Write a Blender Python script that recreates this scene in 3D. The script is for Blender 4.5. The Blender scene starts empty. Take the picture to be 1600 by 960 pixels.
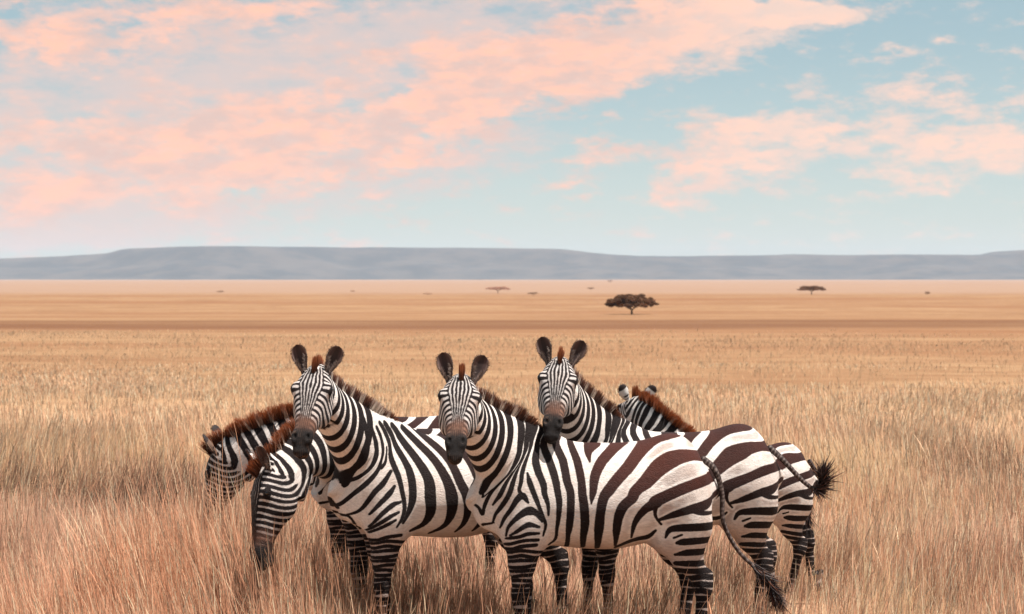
import bpy, math, time
import numpy as np
from mathutils import Quaternion, Matrix, Vector

T0 = time.time()
SC = bpy.context.scene
COL = SC.collection
R = math.radians
rng = np.random.default_rng(7)
CAM_Z = 2.1

# ------------------------------------------------------------------ helpers
def tag(o, label=None, cat=None, group=None, kind=None):
    if label: o['label'] = label
    if cat: o['category'] = cat
    if group: o['group'] = group
    if kind: o['kind'] = kind
    return o

def mesh_obj(name, V, faces, mats, parent=None, smooth=True, attrs=None, loc=None):
    """faces: dict {n: int array (k,n)} or a single int array. attrs: name -> (n,) or (n,3) per point"""
    V = np.asarray(V, dtype=np.float32)
    if not isinstance(faces, (list, tuple)): faces = [faces]
    faces = [np.asarray(f, dtype=np.int32) for f in faces if len(f)]
    me = bpy.data.meshes.new(name)
    me.vertices.add(len(V)); me.vertices.foreach_set('co', V.ravel())
    loops = np.concatenate([f.ravel() for f in faces])
    tot = np.concatenate([np.full(len(f), f.shape[1], dtype=np.int32) for f in faces])
    start = np.concatenate([[0], np.cumsum(tot)[:-1]]).astype(np.int32)
    me.loops.add(len(loops)); me.loops.foreach_set('vertex_index', loops)
    me.polygons.add(len(tot)); me.polygons.foreach_set('loop_start', start)
    try: me.polygons.foreach_set('loop_total', tot)
    except Exception: pass
    me.update(calc_edges=True)
    if smooth: me.polygons.foreach_set('use_smooth', np.ones(len(tot), dtype=bool))
    if attrs:
        for k, a in attrs.items():
            a = np.asarray(a, dtype=np.float32)
            if a.ndim == 1:
                at = me.attributes.new(k, 'FLOAT', 'POINT'); at.data.foreach_set('value', a)
            else:
                at = me.attributes.new(k, 'FLOAT_VECTOR', 'POINT'); at.data.foreach_set('vector', a.ravel())
    for m in (mats if isinstance(mats, (list, tuple)) else [mats]): me.materials.append(m)
    o = bpy.data.objects.new(name, me); COL.objects.link(o)
    if parent is not None: o.parent = parent
    if loc is not None: o.location = loc
    return o

def ss(a, b, x):
    t = np.clip((x - a) / (b - a), 0, 1)
    return t * t * (3 - 2 * t)

class VNoise:
    def __init__(s, seed, n=256):
        s.g = np.random.default_rng(seed).random((n, n)); s.n = n
    def __call__(s, x, y):
        x = np.asarray(x, float); y = np.asarray(y, float)
        xi = np.floor(x).astype(int); yi = np.floor(y).astype(int)
        fx = x - xi; fy = y - yi
        fx = fx*fx*(3-2*fx); fy = fy*fy*(3-2*fy)
        n = s.n; g = s.g
        a = g[xi % n, yi % n]; b = g[(xi+1) % n, yi % n]; c = g[xi % n, (yi+1) % n]; d = g[(xi+1) % n, (yi+1) % n]
        return (a*(1-fx)+b*fx)*(1-fy)+(c*(1-fx)+d*fx)*fy
    def fbm(s, x, y, o=3):
        v = 0; A = .5; T = 0
        for i in range(o):
            v = v + A*s(x*2**i+17.3*i, y*2**i+5.1*i); T += A; A *= .5
        return v/T

# ------------------------------------------------------------------ node helpers
def new_mat(name):
    m = bpy.data.materials.new(name); m.use_nodes = True
    nt = m.node_tree; nt.nodes.clear()
    out = nt.nodes.new('ShaderNodeOutputMaterial')
    return m, nt, out
class NB:
    def __init__(s, nt): s.nt = nt
    def n(s, t, **kw):
        x = s.nt.nodes.new(t)
        for k, v in kw.items(): setattr(x, k, v)
        return x
    def link(s, a, b): s.nt.links.new(a, b)
    def setin(s, sock, v):
        if hasattr(v, 'is_output') or hasattr(v, 'links'): s.nt.links.new(v, sock)
        else: sock.default_value = v
    def math(s, op, a, b=None, c=None, clamp=False):
        x = s.n('ShaderNodeMath', operation=op, use_clamp=clamp)
        for i, v in enumerate((a, b, c)):
            if v is not None: s.setin(x.inputs[i], v)
        return x.outputs[0]
    def mix(s, f, a, b, blend='MIX'):
        x = s.n('ShaderNodeMix', data_type='RGBA', blend_type=blend)
        s.setin(x.inputs[0], f); s.setin(x.inputs[6], a); s.setin(x.inputs[7], b)
        return x.outputs[2]
    def smooth(s, v, a, b):
        x = s.n('ShaderNodeMapRange', interpolation_type='SMOOTHSTEP')
        s.setin(x.inputs[0], v); x.inputs[1].default_value = a; x.inputs[2].default_value = b
        return x.outputs[0]
    def attr(s, name, out='Fac'):
        x = s.n('ShaderNodeAttribute', attribute_name=name); return x.outputs[out]
    def noise(s, vec, scale, detail=3, rough=.5, dim='3D'):
        x = s.n('ShaderNodeTexNoise', noise_dimensions=dim)
        if vec is not None: s.setin(x.inputs['Vector'], vec)
        x.inputs['Scale'].default_value = scale; x.inputs['Detail'].default_value = detail; x.inputs['Roughness'].default_value = rough
        return x
def rgb(r, g, b): return (r, g, b, 1.0)

# ------------------------------------------------------------------ materials
def fur_material():
    m, nt, out = new_mat('zebra_coat'); B = NB(nt)
    rest = B.attr('rest', 'Vector')
    nz = B.noise(rest, 60, 3).outputs[0]
    nf = B.noise(rest, 420, 2).outputs[0]
    d = B.attr('stripe')
    d = B.math('ADD', d, B.math('MULTIPLY', B.math('SUBTRACT', nz, .5), .004))
    d = B.math('ADD', d, B.math('MULTIPLY', B.math('SUBTRACT', nf, .5), .0065))
    f = B.smooth(d, -.0022, .0022)
    col = B.mix(f, B.attr('dark', 'Color'), B.attr('light', 'Color'))
    # coat: uneven dirt and lie of the hair
    n2 = B.noise(rest, 9, 4, .6).outputs[0]
    col = B.mix(B.math('MULTIPLY', B.smooth(n2, .42, .8), B.math('MULTIPLY', f, .35)), col, rgb(.42, .25, .17))
    n3 = B.noise(rest, 25, 3).outputs[0]
    m0 = B.n('ShaderNodeMapping'); B.link(rest, m0.inputs[0]); m0.inputs['Scale'].default_value = (35, 150, 110); mp0 = m0.outputs[0]
    k = B.math('MULTIPLY_ADD', B.noise(mp0, 1, 3, .6).outputs[0], .8, .6)
    col = B.mix(1.0, col, k, 'MULTIPLY')
    p = B.n('ShaderNodeBsdfPrincipled')
    B.link(col, p.inputs['Base Color'])
    p.inputs['Roughness'].default_value = .62
    p.inputs['Specular IOR Level'].default_value = .14
    p.inputs['Sheen Weight'].default_value = .01
    p.inputs['Sheen Roughness'].default_value = .4
    mp = B.n('ShaderNodeMapping'); B.link(rest, mp.inputs[0]); mp.inputs['Scale'].default_value = (90, 400, 260)
    hb = B.noise(mp.outputs[0], 1.0, 2).outputs[0]
    bump = B.n('ShaderNodeBump'); bump.inputs['Strength'].default_value = .8; bump.inputs['Distance'].default_value = .008
    B.link(B.math('ADD', hb, B.math('MULTIPLY', n3, .8)), bump.inputs['Height']); B.link(bump.outputs[0], p.inputs['Normal'])
    B.link(p.outputs[0], out.inputs[0]); return m

def attr_material(name, rough=.7, attr='col', transl=0.0, spec=.3):
    m, nt, out = new_mat(name); B = NB(nt)
    c = B.attr(attr, 'Color')
    p = B.n('ShaderNodeBsdfPrincipled'); B.link(c, p.inputs['Base Color'])
    p.inputs['Roughness'].default_value = rough; p.inputs['Specular IOR Level'].default_value = spec
    if transl:
        t = B.n('ShaderNodeBsdfTranslucent'); B.link(c, t.inputs[0])
        mx = B.n('ShaderNodeMixShader'); mx.inputs[0].default_value = transl
        B.link(p.outputs[0], mx.inputs[1]); B.link(t.outputs[0], mx.inputs[2]); B.link(mx.outputs[0], out.inputs[0])
    else: B.link(p.outputs[0], out.inputs[0])
    return m

def plain_material(name, col, rough=.7, noise_scale=None, var=.3):
    m, nt, out = new_mat(name); B = NB(nt)
    p = B.n('ShaderNodeBsdfPrincipled'); p.inputs['Roughness'].default_value = rough
    if noise_scale:
        tc = B.n('ShaderNodeTexCoord').outputs['Object']
        n = B.noise(tc, noise_scale, 4, .6).outputs[0]
        c = B.mix(n, rgb(*[c*(1-var) for c in col]), rgb(*[min(1, c*(1+var)) for c in col]))
        B.link(c, p.inputs['Base Color'])
    else: p.inputs['Base Color'].default_value = rgb(*col)
    B.link(p.outputs[0], out.inputs[0]); return m

M_FUR = fur_material()
M_HAIR = attr_material('mane_hair', .55, transl=.25)
M_EAR = attr_material('ear_fur', .75)
M_EYE = plain_material('wet_dark_eye', (.008, .005, .004), .12)

# ================================================================== ZEBRA, rest pose (facing -x, ground z=0)
def smin(a, b, k):
    h = np.clip(.5 + .5*(b-a)/k, 0, 1)
    return b*(1-h) + a*h - k*h*(1-h)

B0 = np.array([-.40, 0, 1.08]); P0 = np.array([-.88, 0, 1.56])
NL = np.linalg.norm(P0-B0); NU = (P0-B0)/NL; NN = np.array([-NU[2]*-1, 0, -NU[0]])  # crest normal
NN = np.array([.7071, 0, .7071])
HP = np.array([-.905, 0, 1.585])
HA = np.array([-.643, 0, -.766]); HF = np.array([-.766, 0, .643])

def interp(t, xs, ys): return np.interp(t, xs, ys)

TS = np.array([[-.68, .97, .05, .04, 0], [-.645, .98, .13, .09, 0], [-.58, .99, .205, .14, .05], [-.48, .99, .265, .18, .15], [-.35, .985, .295, .212, .3],
               [-.2, .955, .275, .245, .25], [-.05, .945, .282, .265, .12], [.1, .94, .282, .275, .08], [.25, .96, .272, .272, .1],
               [.38, 1.0, .278, .262, .15], [.48, 1.005, .262, .24, .18], [.54, .985, .215, .20, .15], [.59, .965, .15, .14, .05], [.615, .96, .08, .08, 0]])
def _dense(tab, n=200):
    x = np.linspace(tab[0, 0], tab[-1, 0], n)
    out = [x]
    for c in range(1, tab.shape[1]):
        y = np.interp(x, tab[:, 0], tab[:, c])
        for _ in range(3):
            y = np.convolve(np.pad(y, 6, 'edge'), np.ones(13)/13, 'valid')
        out.append(y)
    return np.array(out).T
TSD = _dense(TS)
def sd_torso(p):
    x, y, z = p
    xc = np.clip(x, TS[0, 0], TS[-1, 0])
    zc = interp(xc, TSD[:, 0], TSD[:, 1]); h = interp(xc, TSD[:, 0], TSD[:, 2]); w = interp(xc, TSD[:, 0], TSD[:, 3]); tt = interp(xc, TSD[:, 0], TSD[:, 4])
    v = (z-zc)/h
    w = w*(1 - tt*np.clip(v, -1, 1.2))
    k = np.sqrt((y/w)**2 + v*v + 1e-9)
    d = (k-1)*np.minimum(w, h)*.95
    ex = np.abs(x-xc)
    return np.sqrt(np.maximum(d, 0)**2 + ex*ex) + np.minimum(d, 0)

NS = np.array([[-.25, .24, .16], [0, .235, .15], [.2, .205, .122], [.45, .165, .098], [.7, .138, .083], [.9, .12, .078], [1.05, .10, .07]])
def sd_neck(p):
    x, y, z = p
    rx, rz = x-B0[0], z-B0[2]
    t = (rx*NU[0]+rz*NU[2])/NL
    q = rx*NN[0]+rz*NN[2] - .012*np.sin(np.clip(t, 0, 1)*np.pi)
    tc = np.clip(t, -.25, 1.05)
    h = interp(tc, NS[:, 0], NS[:, 1]); w = interp(tc, NS[:, 0], NS[:, 2])
    v = q/h
    w = w*(1-.3*np.clip(v, -1, 1))
    k = np.sqrt((y/w)**2+v*v+1e-9)
    d = (k-1)*np.minimum(w, h)
    ex = np.abs(t-tc)*NL
    return np.sqrt(np.maximum(d, 0)**2+ex*ex)+np.minimum(d, 0)

HS = np.array([[-.045, .02, -.05, .035], [-.02, .045, -.085, .058], [.02, .066, -.115, .078], [.07, .08, -.140, .092], [.13, .086, -.158, .099], [.19, .079, -.160, .092],
               [.25, .069, -.135, .075], [.31, .060, -.100, .060], [.37, .051, -.073, .050], [.43, .048, -.062, .049], [.48, .038, -.060, .050], [.51, .018, -.050, .043], [.535, -.005, -.035, .03]])
HSD = _dense(HS, 120)
def head_local(p):
    x, y, z = p
    rx, rz = x-HP[0], z-HP[2]
    return rx*HA[0]+rz*HA[2], rx*HF[0]+rz*HF[2]
def ell(a, b, c, ca, cb, cc, ra, rb, rc):
    k = np.sqrt(((a-ca)/ra)**2+((b-cb)/rb)**2+((c-cc)/rc)**2+1e-9)
    return (k-1)*min(ra, rb, rc)
def sd_head(p):
    s, q = head_local(p); y = p[1]; ya = np.abs(y)
    sc = np.clip(s, HS[0, 0], HS[-1, 0])
    qf = interp(sc, HSD[:, 0], HSD[:, 1]); qb = interp(sc, HSD[:, 0], HSD[:, 2]); w = interp(sc, HSD[:, 0], HSD[:, 3])
    qc = (qf+qb)/2; h = (qf-qb)/2; v = (q-qc)/h
    w = w*(1 + .12*np.clip(v, -1, 1))          # wider across the forehead than the jaw
    pw = 2.35
    k = (np.abs(ya/w)**pw+np.abs(v)**pw+1e-9)**(1/pw)
    d = (k-1)*np.minimum(w, h)
    ex = np.abs(s-sc)
    d = np.sqrt(np.maximum(d, 0)**2+ex*ex)+np.minimum(d, 0)
    d = smin(d, ell(s, q, ya, .135, .040, .086, .036, .026, .024), .022)     # orbit
    d = smin(d, ell(s, q, ya, .18, -.085, .052, .085, .07, .046), .03)       # cheek
    d = smin(d, ell(s, q, ya, .455, .026, .032, .042, .024, .022), .02)      # nostril flare
    d = smin(d, ell(s, q, ya, .49, -.058, .0, .038, .025, .036), .02)        # chin
    d = -smin(-d, ell(s, q, ya, .47, .047, .033, .020, .017, .010), .006)    # nostril
    mg = np.maximum(np.abs((q+.028)+.10*(s-.5))-.002, .44-s)
    d = np.maximum(d, -np.where(s > .44, np.maximum(mg, -(d+.008)), 1))      # mouth line
    return d

def cone(p, a, b, ra, rb, ey=1.0):
    """tapered capsule from a to b; ey scales its sideways thickness"""
    x, y, z = p
    ax, ay, az = a; bx, by, bz = b
    dx, dy, dz = bx-ax, (by-ay), bz-az
    L2 = dx*dx+dy*dy+dz*dz
    t = np.clip(((x-ax)*dx+(y-ay)*dy+(z-az)*dz)/L2, 0, 1)
    r = ra+(rb-ra)*t
    ox, oy, oz = x-ax-t*dx, (y-ay-t*dy)/ey, z-az-t*dz
    return (np.sqrt(ox*ox+oy*oy+oz*oz)-r)*min(1, ey)

def sd_fore(p):
    x, y, z = p; ya = np.abs(y); q = (x, ya, z)
    d = ell(x, ya, z, -.41, .115, .93, .15, .095, .25)
    d = smin(d, ell(x, ya, z, -.36, .145, .80, .12, .075, .13), .05)
    d = smin(d, cone(q, (-.385, .145, .80), (-.40, .135, .60), .094, .064, .8), .05)
    d = smin(d, cone(q, (-.40, .135, .60), (-.405, .13, .44), .064, .041, .85), .03)
    d = smin(d, cone(q, (-.405, .13, .44), (-.405, .13, .39), .045, .038, .95), .02)
    d = smin(d, cone(q, (-.405, .13, .39), (-.40, .13, .17), .030, .027, .9), .02)
    d = smin(d, cone(q, (-.40, .13, .17), (-.40, .13, .14), .034, .036, .95), .02)
    d = smin(d, cone(q, (-.40, .13, .14), (-.43, .13, .06), .030, .034, .95), .02)
    d = smin(d, cone(q, (-.43, .13, .055), (-.44, .13, .03), .040, .046, .95), .01)
    return np.maximum(d, -z)
def sd_hind(p):
    x, y, z = p; ya = np.abs(y); q = (x, ya, z)
    d = ell(x, ya, z, .44, .13, .92, .18, .118, .25)
    d = smin(d, ell(x, ya, z, .38, .15, .78, .13, .08, .14), .05)
    d = smin(d, cone(q, (.475, .15, .82), (.465, .14, .62), .122, .068, .68), .05)
    d = smin(d, cone(q, (.47, .14, .64), (.545, .135, .50), .071, .044, .75), .03)
    d = smin(d, cone(q, (.58, .135, .535), (.56, .135, .46), .028, .040, .8), .03)   # point of hock
    d = smin(d, cone(q, (.555, .135, .47), (.535, .135, .17), .036, .030, .85), .03)
    d = smin(d, cone(q, (.535, .135, .17), (.53, .135, .14), .036, .038, .95), .02)
    d = smin(d, cone(q, (.53, .135, .14), (.50, .135, .06), .031, .035, .95), .02)
    d = smin(d, cone(q, (.50, .135, .055), (.49, .135, .03), .040, .047, .95), .01)
    return np.maximum(d, -z)
def sd_body(p):
    """torso plus chest, without limbs and neck"""
    x, y, z = p
    d = sd_torso(p)
    d = smin(d, ell(x, np.abs(y), z, -.575, .075, .90, .085, .07, .12), .05)
    d = smin(d, ell(x, y, z, -.36, 0, 1.165, .17, .07, .11), .05)   # withers
    return d
def in_box(p, f, lo, hi, big=1.0):
    """evaluate f only inside a box of the grid"""
    return f(p)

H = .0047
def build_rest():
    lo = np.array([-1.34, -.36, -.015]); hi = np.array([.76, .36, 1.75])
    xs = np.arange(lo[0], hi[0], H, dtype=np.float32); zs = np.arange(lo[2], hi[2], H, dtype=np.float32)
    ny = int(.36/H)
    ysh = ((np.arange(ny)+.5)*H).astype(np.float32)
    D = np.full((len(xs), ny, len(zs)), 1.0, dtype=np.float32)
    def part(f, bx, bz, k):
        i0, i1 = np.searchsorted(xs, bx); k0, k1 = np.searchsorted(zs, bz)
        p = (xs[i0:i1, None, None], ysh[None, :, None], zs[None, None, k0:k1])
        d = f(p).astype(np.float32)
        sub = D[i0:i1, :, k0:k1]
        if k > 0: sub[...] = smin(sub, d, k)
        else: sub[...] = np.minimum(sub, d)
    part(sd_body, (-.80, .80), (.5, 1.45), 0)
    part(sd_neck, (-1.12, -.02), (.7, 1.78), .055)
    part(sd_fore, (-.64, -.15), (-.02, 1.30), .045)
    part(sd_hind, (.12, .76), (-.02, 1.30), .045)
    part(sd_head, (-1.34, -.72), (1.05, 1.74), .035)
    F = np.concatenate([D[:, ::-1, :], D], axis=1)
    ys = np.concatenate([-ysh[::-1], ysh])
    return surface_nets(F, xs[0], ys[0], zs[0])

def surface_nets(F, x0, y0, z0):
    S = F < 0
    nx, ny, nz = F.shape
    c = S[:-1, :-1, :-1].astype(np.int8)
    for dx in (0, 1):
        for dy in (0, 1):
            for dz in (0, 1):
                if dx or dy or dz: c += S[dx:nx-1+dx, dy:ny-1+dy, dz:nz-1+dz]
    act = (c > 0) & (c < 8)
    I, J, K = np.nonzero(act)
    idx = np.full(act.shape, -1, dtype=np.int32); idx[I, J, K] = np.arange(len(I))
    acc = np.zeros((len(I), 3)); cnt = np.zeros(len(I))
    corners = [(dx, dy, dz) for dx in (0, 1) for dy in (0, 1) for dz in (0, 1)]
    val = {cc: F[I+cc[0], J+cc[1], K+cc[2]] for cc in corners}
    for cc in corners:
        for ax in range(3):
            if cc[ax] == 0:
                c2 = list(cc); c2[ax] = 1; c2 = tuple(c2)
                a = val[cc]; b = val[c2]
                m = (a < 0) != (b < 0)
                t = np.where(m, a/(a-b+1e-12), 0)
                pt = np.array(cc, float)[None, :].repeat(len(I), 0); pt[:, ax] += t
                acc[m] += pt[m]; cnt[m] += 1
    P = acc/cnt[:, None]
    V = np.stack([x0+(I+P[:, 0])*H, y0+(J+P[:, 1])*H, z0+(K+P[:, 2])*H], 1)
    quads = []
    for ax in range(3):
        sl0 = [slice(1, -1)]*3; sl1 = [slice(1, -1)]*3
        sl0[ax] = slice(0, -1); sl1[ax] = slice(1, None)
        a = S[tuple(sl0)]; b = S[tuple(sl1)]
        ch = np.nonzero(a != b)
        ins = a[ch]
        g = [ch[0].copy(), ch[1].copy(), ch[2].copy()]
        for t in range(3):
            if t != ax: g[t] += 1
        o1, o2 = [t for t in range(3) if t != ax]
        def cell(d1, d2):
            q = [g[0].copy(), g[1].copy(), g[2].copy()]; q[o1] -= d1; q[o2] -= d2
            return idx[q[0], q[1], q[2]]
        q = np.stack([cell(1, 1), cell(0, 1), cell(0, 0), cell(1, 0)], 1)
        flip = ~ins if ax != 1 else ins
        q[flip] = q[flip][:, ::-1]
        quads.append(q)
    Q = np.concatenate(quads); Q = Q[(Q >= 0).all(1)]
    return V, Q

RV, RQ = build_rest()
E = np.concatenate([RQ[:, [0, 1]], RQ[:, [1, 2]], RQ[:, [2, 3]], RQ[:, [3, 0]]])
deg = np.bincount(E[:, 0], minlength=len(RV)) + np.bincount(E[:, 1], minlength=len(RV))
for it in range(3):
    A = np.stack([np.bincount(E[:, 0], RV[E[:, 1], k], len(RV)) + np.bincount(E[:, 1], RV[E[:, 0], k], len(RV)) for k in range(3)], 1)/deg[:, None]
    RV = RV*.5+A*.5
RV[:, 0] = np.where(RV[:, 0] > .54, .54+(RV[:, 0]-.54)*(1-.30*ss(.74, .86, RV[:, 2])), RV[:, 0])
print('rest mesh', len(RV), len(RQ), round(time.time()-T0, 1))

# ---- stripes: side-view strokes, given in a design sheet of 300 units per metre
def sheet(pts, ox, oy, sc):           # tile coordinates -> body metres
    return [(((ox+p[0]/sc)-930)/300, 2.1-((oy+p[1]/sc)-435)/300) for p in pts]
def A_(*p): return sheet(p, 720, 640, 8)
def B_(*p): return sheet(p, 720, 750, 8)
def C_(*p): return sheet(p, 880, 660, 8)
def D_(*p): return sheet(p, 880, 760, 8)
def E_(*p): return sheet(p, 1000, 680, 8)
def F_(*p): return sheet(p, 1000, 780, 8)

def strokes_torso():
    S = []
    def a(pts, *w): S.append((pts, w))
    mm = .001
    a([(-.40, 1.43)] + A_((550, 300), (500, 450), (450, 600), (400, 750), (310, 900)) + B_((260, 150), (225, 330), (205, 430)), 16*mm, 17*mm, 17*mm, 17*mm, 17*mm, 16*mm, 12*mm, 7*mm, 3*mm)
    a([(-.345, 1.40)] + A_((675, 300), (635, 450), (575, 610), (530, 750), (470, 920)) + B_((420, 170), (330, 310)), 14*mm, 15*mm, 14*mm, 11*mm, 11*mm, 10*mm, 9*mm, 3*mm)
    a(A_((650, 560), (615, 750), (580, 900)) + B_((530, 170), (440, 320), (365, 430), (335, 540)), 3*mm, 8*mm, 9*mm, 9*mm, 8*mm, 5*mm, 3*mm)
    a([(-.30, 1.38)] + A_((775, 300), (740, 480), (720, 650), (695, 800), (682, 900)) + B_((655, 120), (690, 175)), 13*mm, 13*mm, 12*mm, 10*mm, 8*mm, 7*mm, 6*mm, 6*mm)
    a(B_((425, 600), (470, 480), (560, 350), (635, 230), (700, 195), (765, 275)), 3*mm, 6*mm, 8*mm, 11*mm, 13*mm, 4*mm)
    a(A_((765, 790), (790, 900)) + B_((850, 200), (900, 330), (955, 470), (982, 560), (955, 690)), 3*mm, 10*mm, 9*mm, 7*mm, 6*mm, 5*mm, 3*mm)
    a([(-.25, 1.36)] + A_((895, 330), (880, 500), (872, 650), (910, 800), (960, 930)) + B_((970, 170), (1010, 300), (1015, 430)), 13*mm, 14*mm, 14*mm, 14*mm, 13*mm, 12*mm, 10*mm, 7*mm, 3*mm)
    a([(-.19, 1.34)] + A_((985, 400), (1050, 650), (1095, 800), (1120, 920)) + B_((1130, 130), (1150, 270), (1140, 450), (1125, 600), (1115, 740), (1040, 812)), 12*mm, 14*mm, 14*mm, 14*mm, 13*mm, 12*mm, 11*mm, 8*mm, 6*mm, 5*mm, 3*mm)
    a([(-.12, 1.34)] + A_((1150, 400), (1220, 650), (1255, 900)) + B_((1290, 150), (1292, 350), (1280, 550), (1270, 700), (1280, 860)), 12*mm, 14*mm, 15*mm, 14*mm, 14*mm, 14*mm, 13*mm, 8*mm, 8*mm)
    a([(-.085, 1.34)] + A_((1340, 400), (1395, 650), (1430, 900)) + B_((1435, 150), (1460, 350), (1470, 550), (1462, 720), (1482, 860)), 10*mm, 12*mm, 14*mm, 14*mm, 15*mm, 16*mm, 16*mm, 12*mm, 8*mm)
    a([(.05, 1.32)] + C_((430, 250), (300, 320), (262, 400), (270, 500)), 12*mm, 15*mm, 20*mm, 12*mm, 3*mm)
    a(C_((1150, 120), (1000, 170), (800, 245), (640, 325), (500, 420), (400, 520), (315, 680), (290, 850)) + D_((275, 120), (265, 205)), 10*mm, 14*mm, 15*mm, 15*mm, 17*mm, 18*mm, 17*mm, 13*mm, 9*mm, 2*mm)
    a([(.60, 1.24), (.53, 1.285)] + E_((400, 25),) + C_((1300, 195), (1150, 225), (1000, 320), (870, 430), (740, 565), (600, 700), (490, 830)) + D_((420, 130), (382, 300), (370, 500), (372, 650), (385, 800)), 8*mm, 12*mm, 14*mm, 15*mm, 18*mm, 18*mm, 19*mm, 20*mm, 20*mm, 20*mm, 18*mm, 17*mm, 18*mm, 14*mm, 9*mm)
    a(E_((930, 380), (760, 305), (620, 275), (450, 285), (300, 335), (150, 425), (0, 570)) + C_((870, 800), (790, 880)) + D_((780, 130), (665, 235), (605, 380), (592, 550), (605, 760)), 10*mm, 14*mm, 16*mm, 22*mm, 27*mm, 27*mm, 24*mm, 20*mm, 19*mm, 18*mm, 18*mm, 17*mm, 14*mm, 5*mm)
    a(E_((980, 590), (850, 570), (700, 595), (500, 655), (300, 735), (100, 825)) + D_((1080, 190), (940, 275), (845, 385), (800, 500), (790, 650)), 12*mm, 18*mm, 18*mm, 18*mm, 19*mm, 20*mm, 20*mm, 14*mm, 11*mm, 8*mm, 3*mm)
    a(D_((1070, 230), (1065, 340), (1100, 420), (1150, 480)), 8*mm, 5*mm, 3*mm, 3*mm)
    a(F_((1000, -30), (880, 20), (760, 80), (600, 120), (350, 195), (170, 255)), 10*mm, 10*mm, 16*mm, 15*mm, 11*mm, 5*mm)
    a(F_((1000, 190), (860, 190), (700, 180), (560, 150)), 4*mm, 5*mm, 8*mm, 6*mm)
    a(F_((1000, 350), (780, 358), (420, 367), (295, 395), (250, 490)), 9*mm, 14*mm, 12*mm, 9*mm, 3*mm)
    a(F_((1000, 540), (700, 540), (480, 548), (390, 560)), 9*mm, 12*mm, 12*mm, 5*mm)
    a(F_((450, 455), (350, 495)), 3*mm, 3*mm)
    a(F_((1000, 690), (700, 690), (520, 692), (380, 715)), 9*mm, 12*mm, 12*mm, 4*mm)
    a(F_((1000, 835), (700, 838), (550, 832), (400, 830)), 9*mm, 11*mm, 11*mm, 8*mm)
    a(F_((1000, 940), (740, 935), (480, 930), (380, 925)), 9*mm, 10*mm, 10*mm, 8*mm)
    a(D_((620, 800), (750, 722), (880, 675), (1000, 645), (1085, 560)), 6*mm, 7*mm, 8*mm, 8*mm, 4*mm)
    # shoulder and forearm arches
    a(B_((500, 700), (520, 590), (600, 490), (700, 410), (790, 378), (870, 415), (935, 510)), 3*mm, 5*mm, 8*mm, 12*mm, 16*mm, 10*mm, 4*mm)
    a(B_((545, 690), (620, 638), (700, 580), (780, 550), (900, 580)), 3*mm, 6*mm, 8*mm, 10*mm, 4*mm)
    a(B_((500, 735), (560, 722), (660, 700), (760, 665), (900, 660)), 3*mm, 6*mm, 6*mm, 7*mm, 4*mm)
    a(B_((500, 810), (560, 800), (680, 758), (780, 742), (900, 742)), 5*mm, 6*mm, 6*mm, 6*mm, 5*mm)
    a(B_((500, 875), (590, 862), (700, 822), (880, 802)), 6*mm, 6*mm, 7*mm, 6*mm)
    a(B_((80, 300), (150, 352), (205, 430), (228, 380)), 4*mm, 5*mm, 7*mm, 3*mm)
    a(B_((75, 80), (150, 170), (235, 60)), 4*mm, 6*mm, 5*mm)
    a(B_((215, 575), (300, 555), (350, 540)), 5*mm, 4*mm, 2*mm)
    # lower legs
    g = np.random.default_rng(3)
    z = .672
    while z > .12:
        w = .0058
        j = g.uniform(-.006, .006, 4)
        a([(-.55, z-.012+j[0]), (-.47, z+j[1]), (-.41, z+.008+j[2]), (-.33, z+.004+j[3]), (-.26, z-.004)], w*.7, w*g.uniform(.8, 1.1), w*1.1, w, w*.7)
        z -= g.uniform(.023, .029)
    z = .525
    while z > .12:
        w = .0098
        j = g.uniform(-.006, .006, 4)
        a([(.36, z-.014+j[0]), (.47, z+j[1]), (.54, z+.006+j[2]), (.60, z+.0+j[3]), (.68, z-.004)], w*.8, w, w*1.1, w, w*.8)
        z -= g.uniform(.034, .042)
    return S

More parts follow.
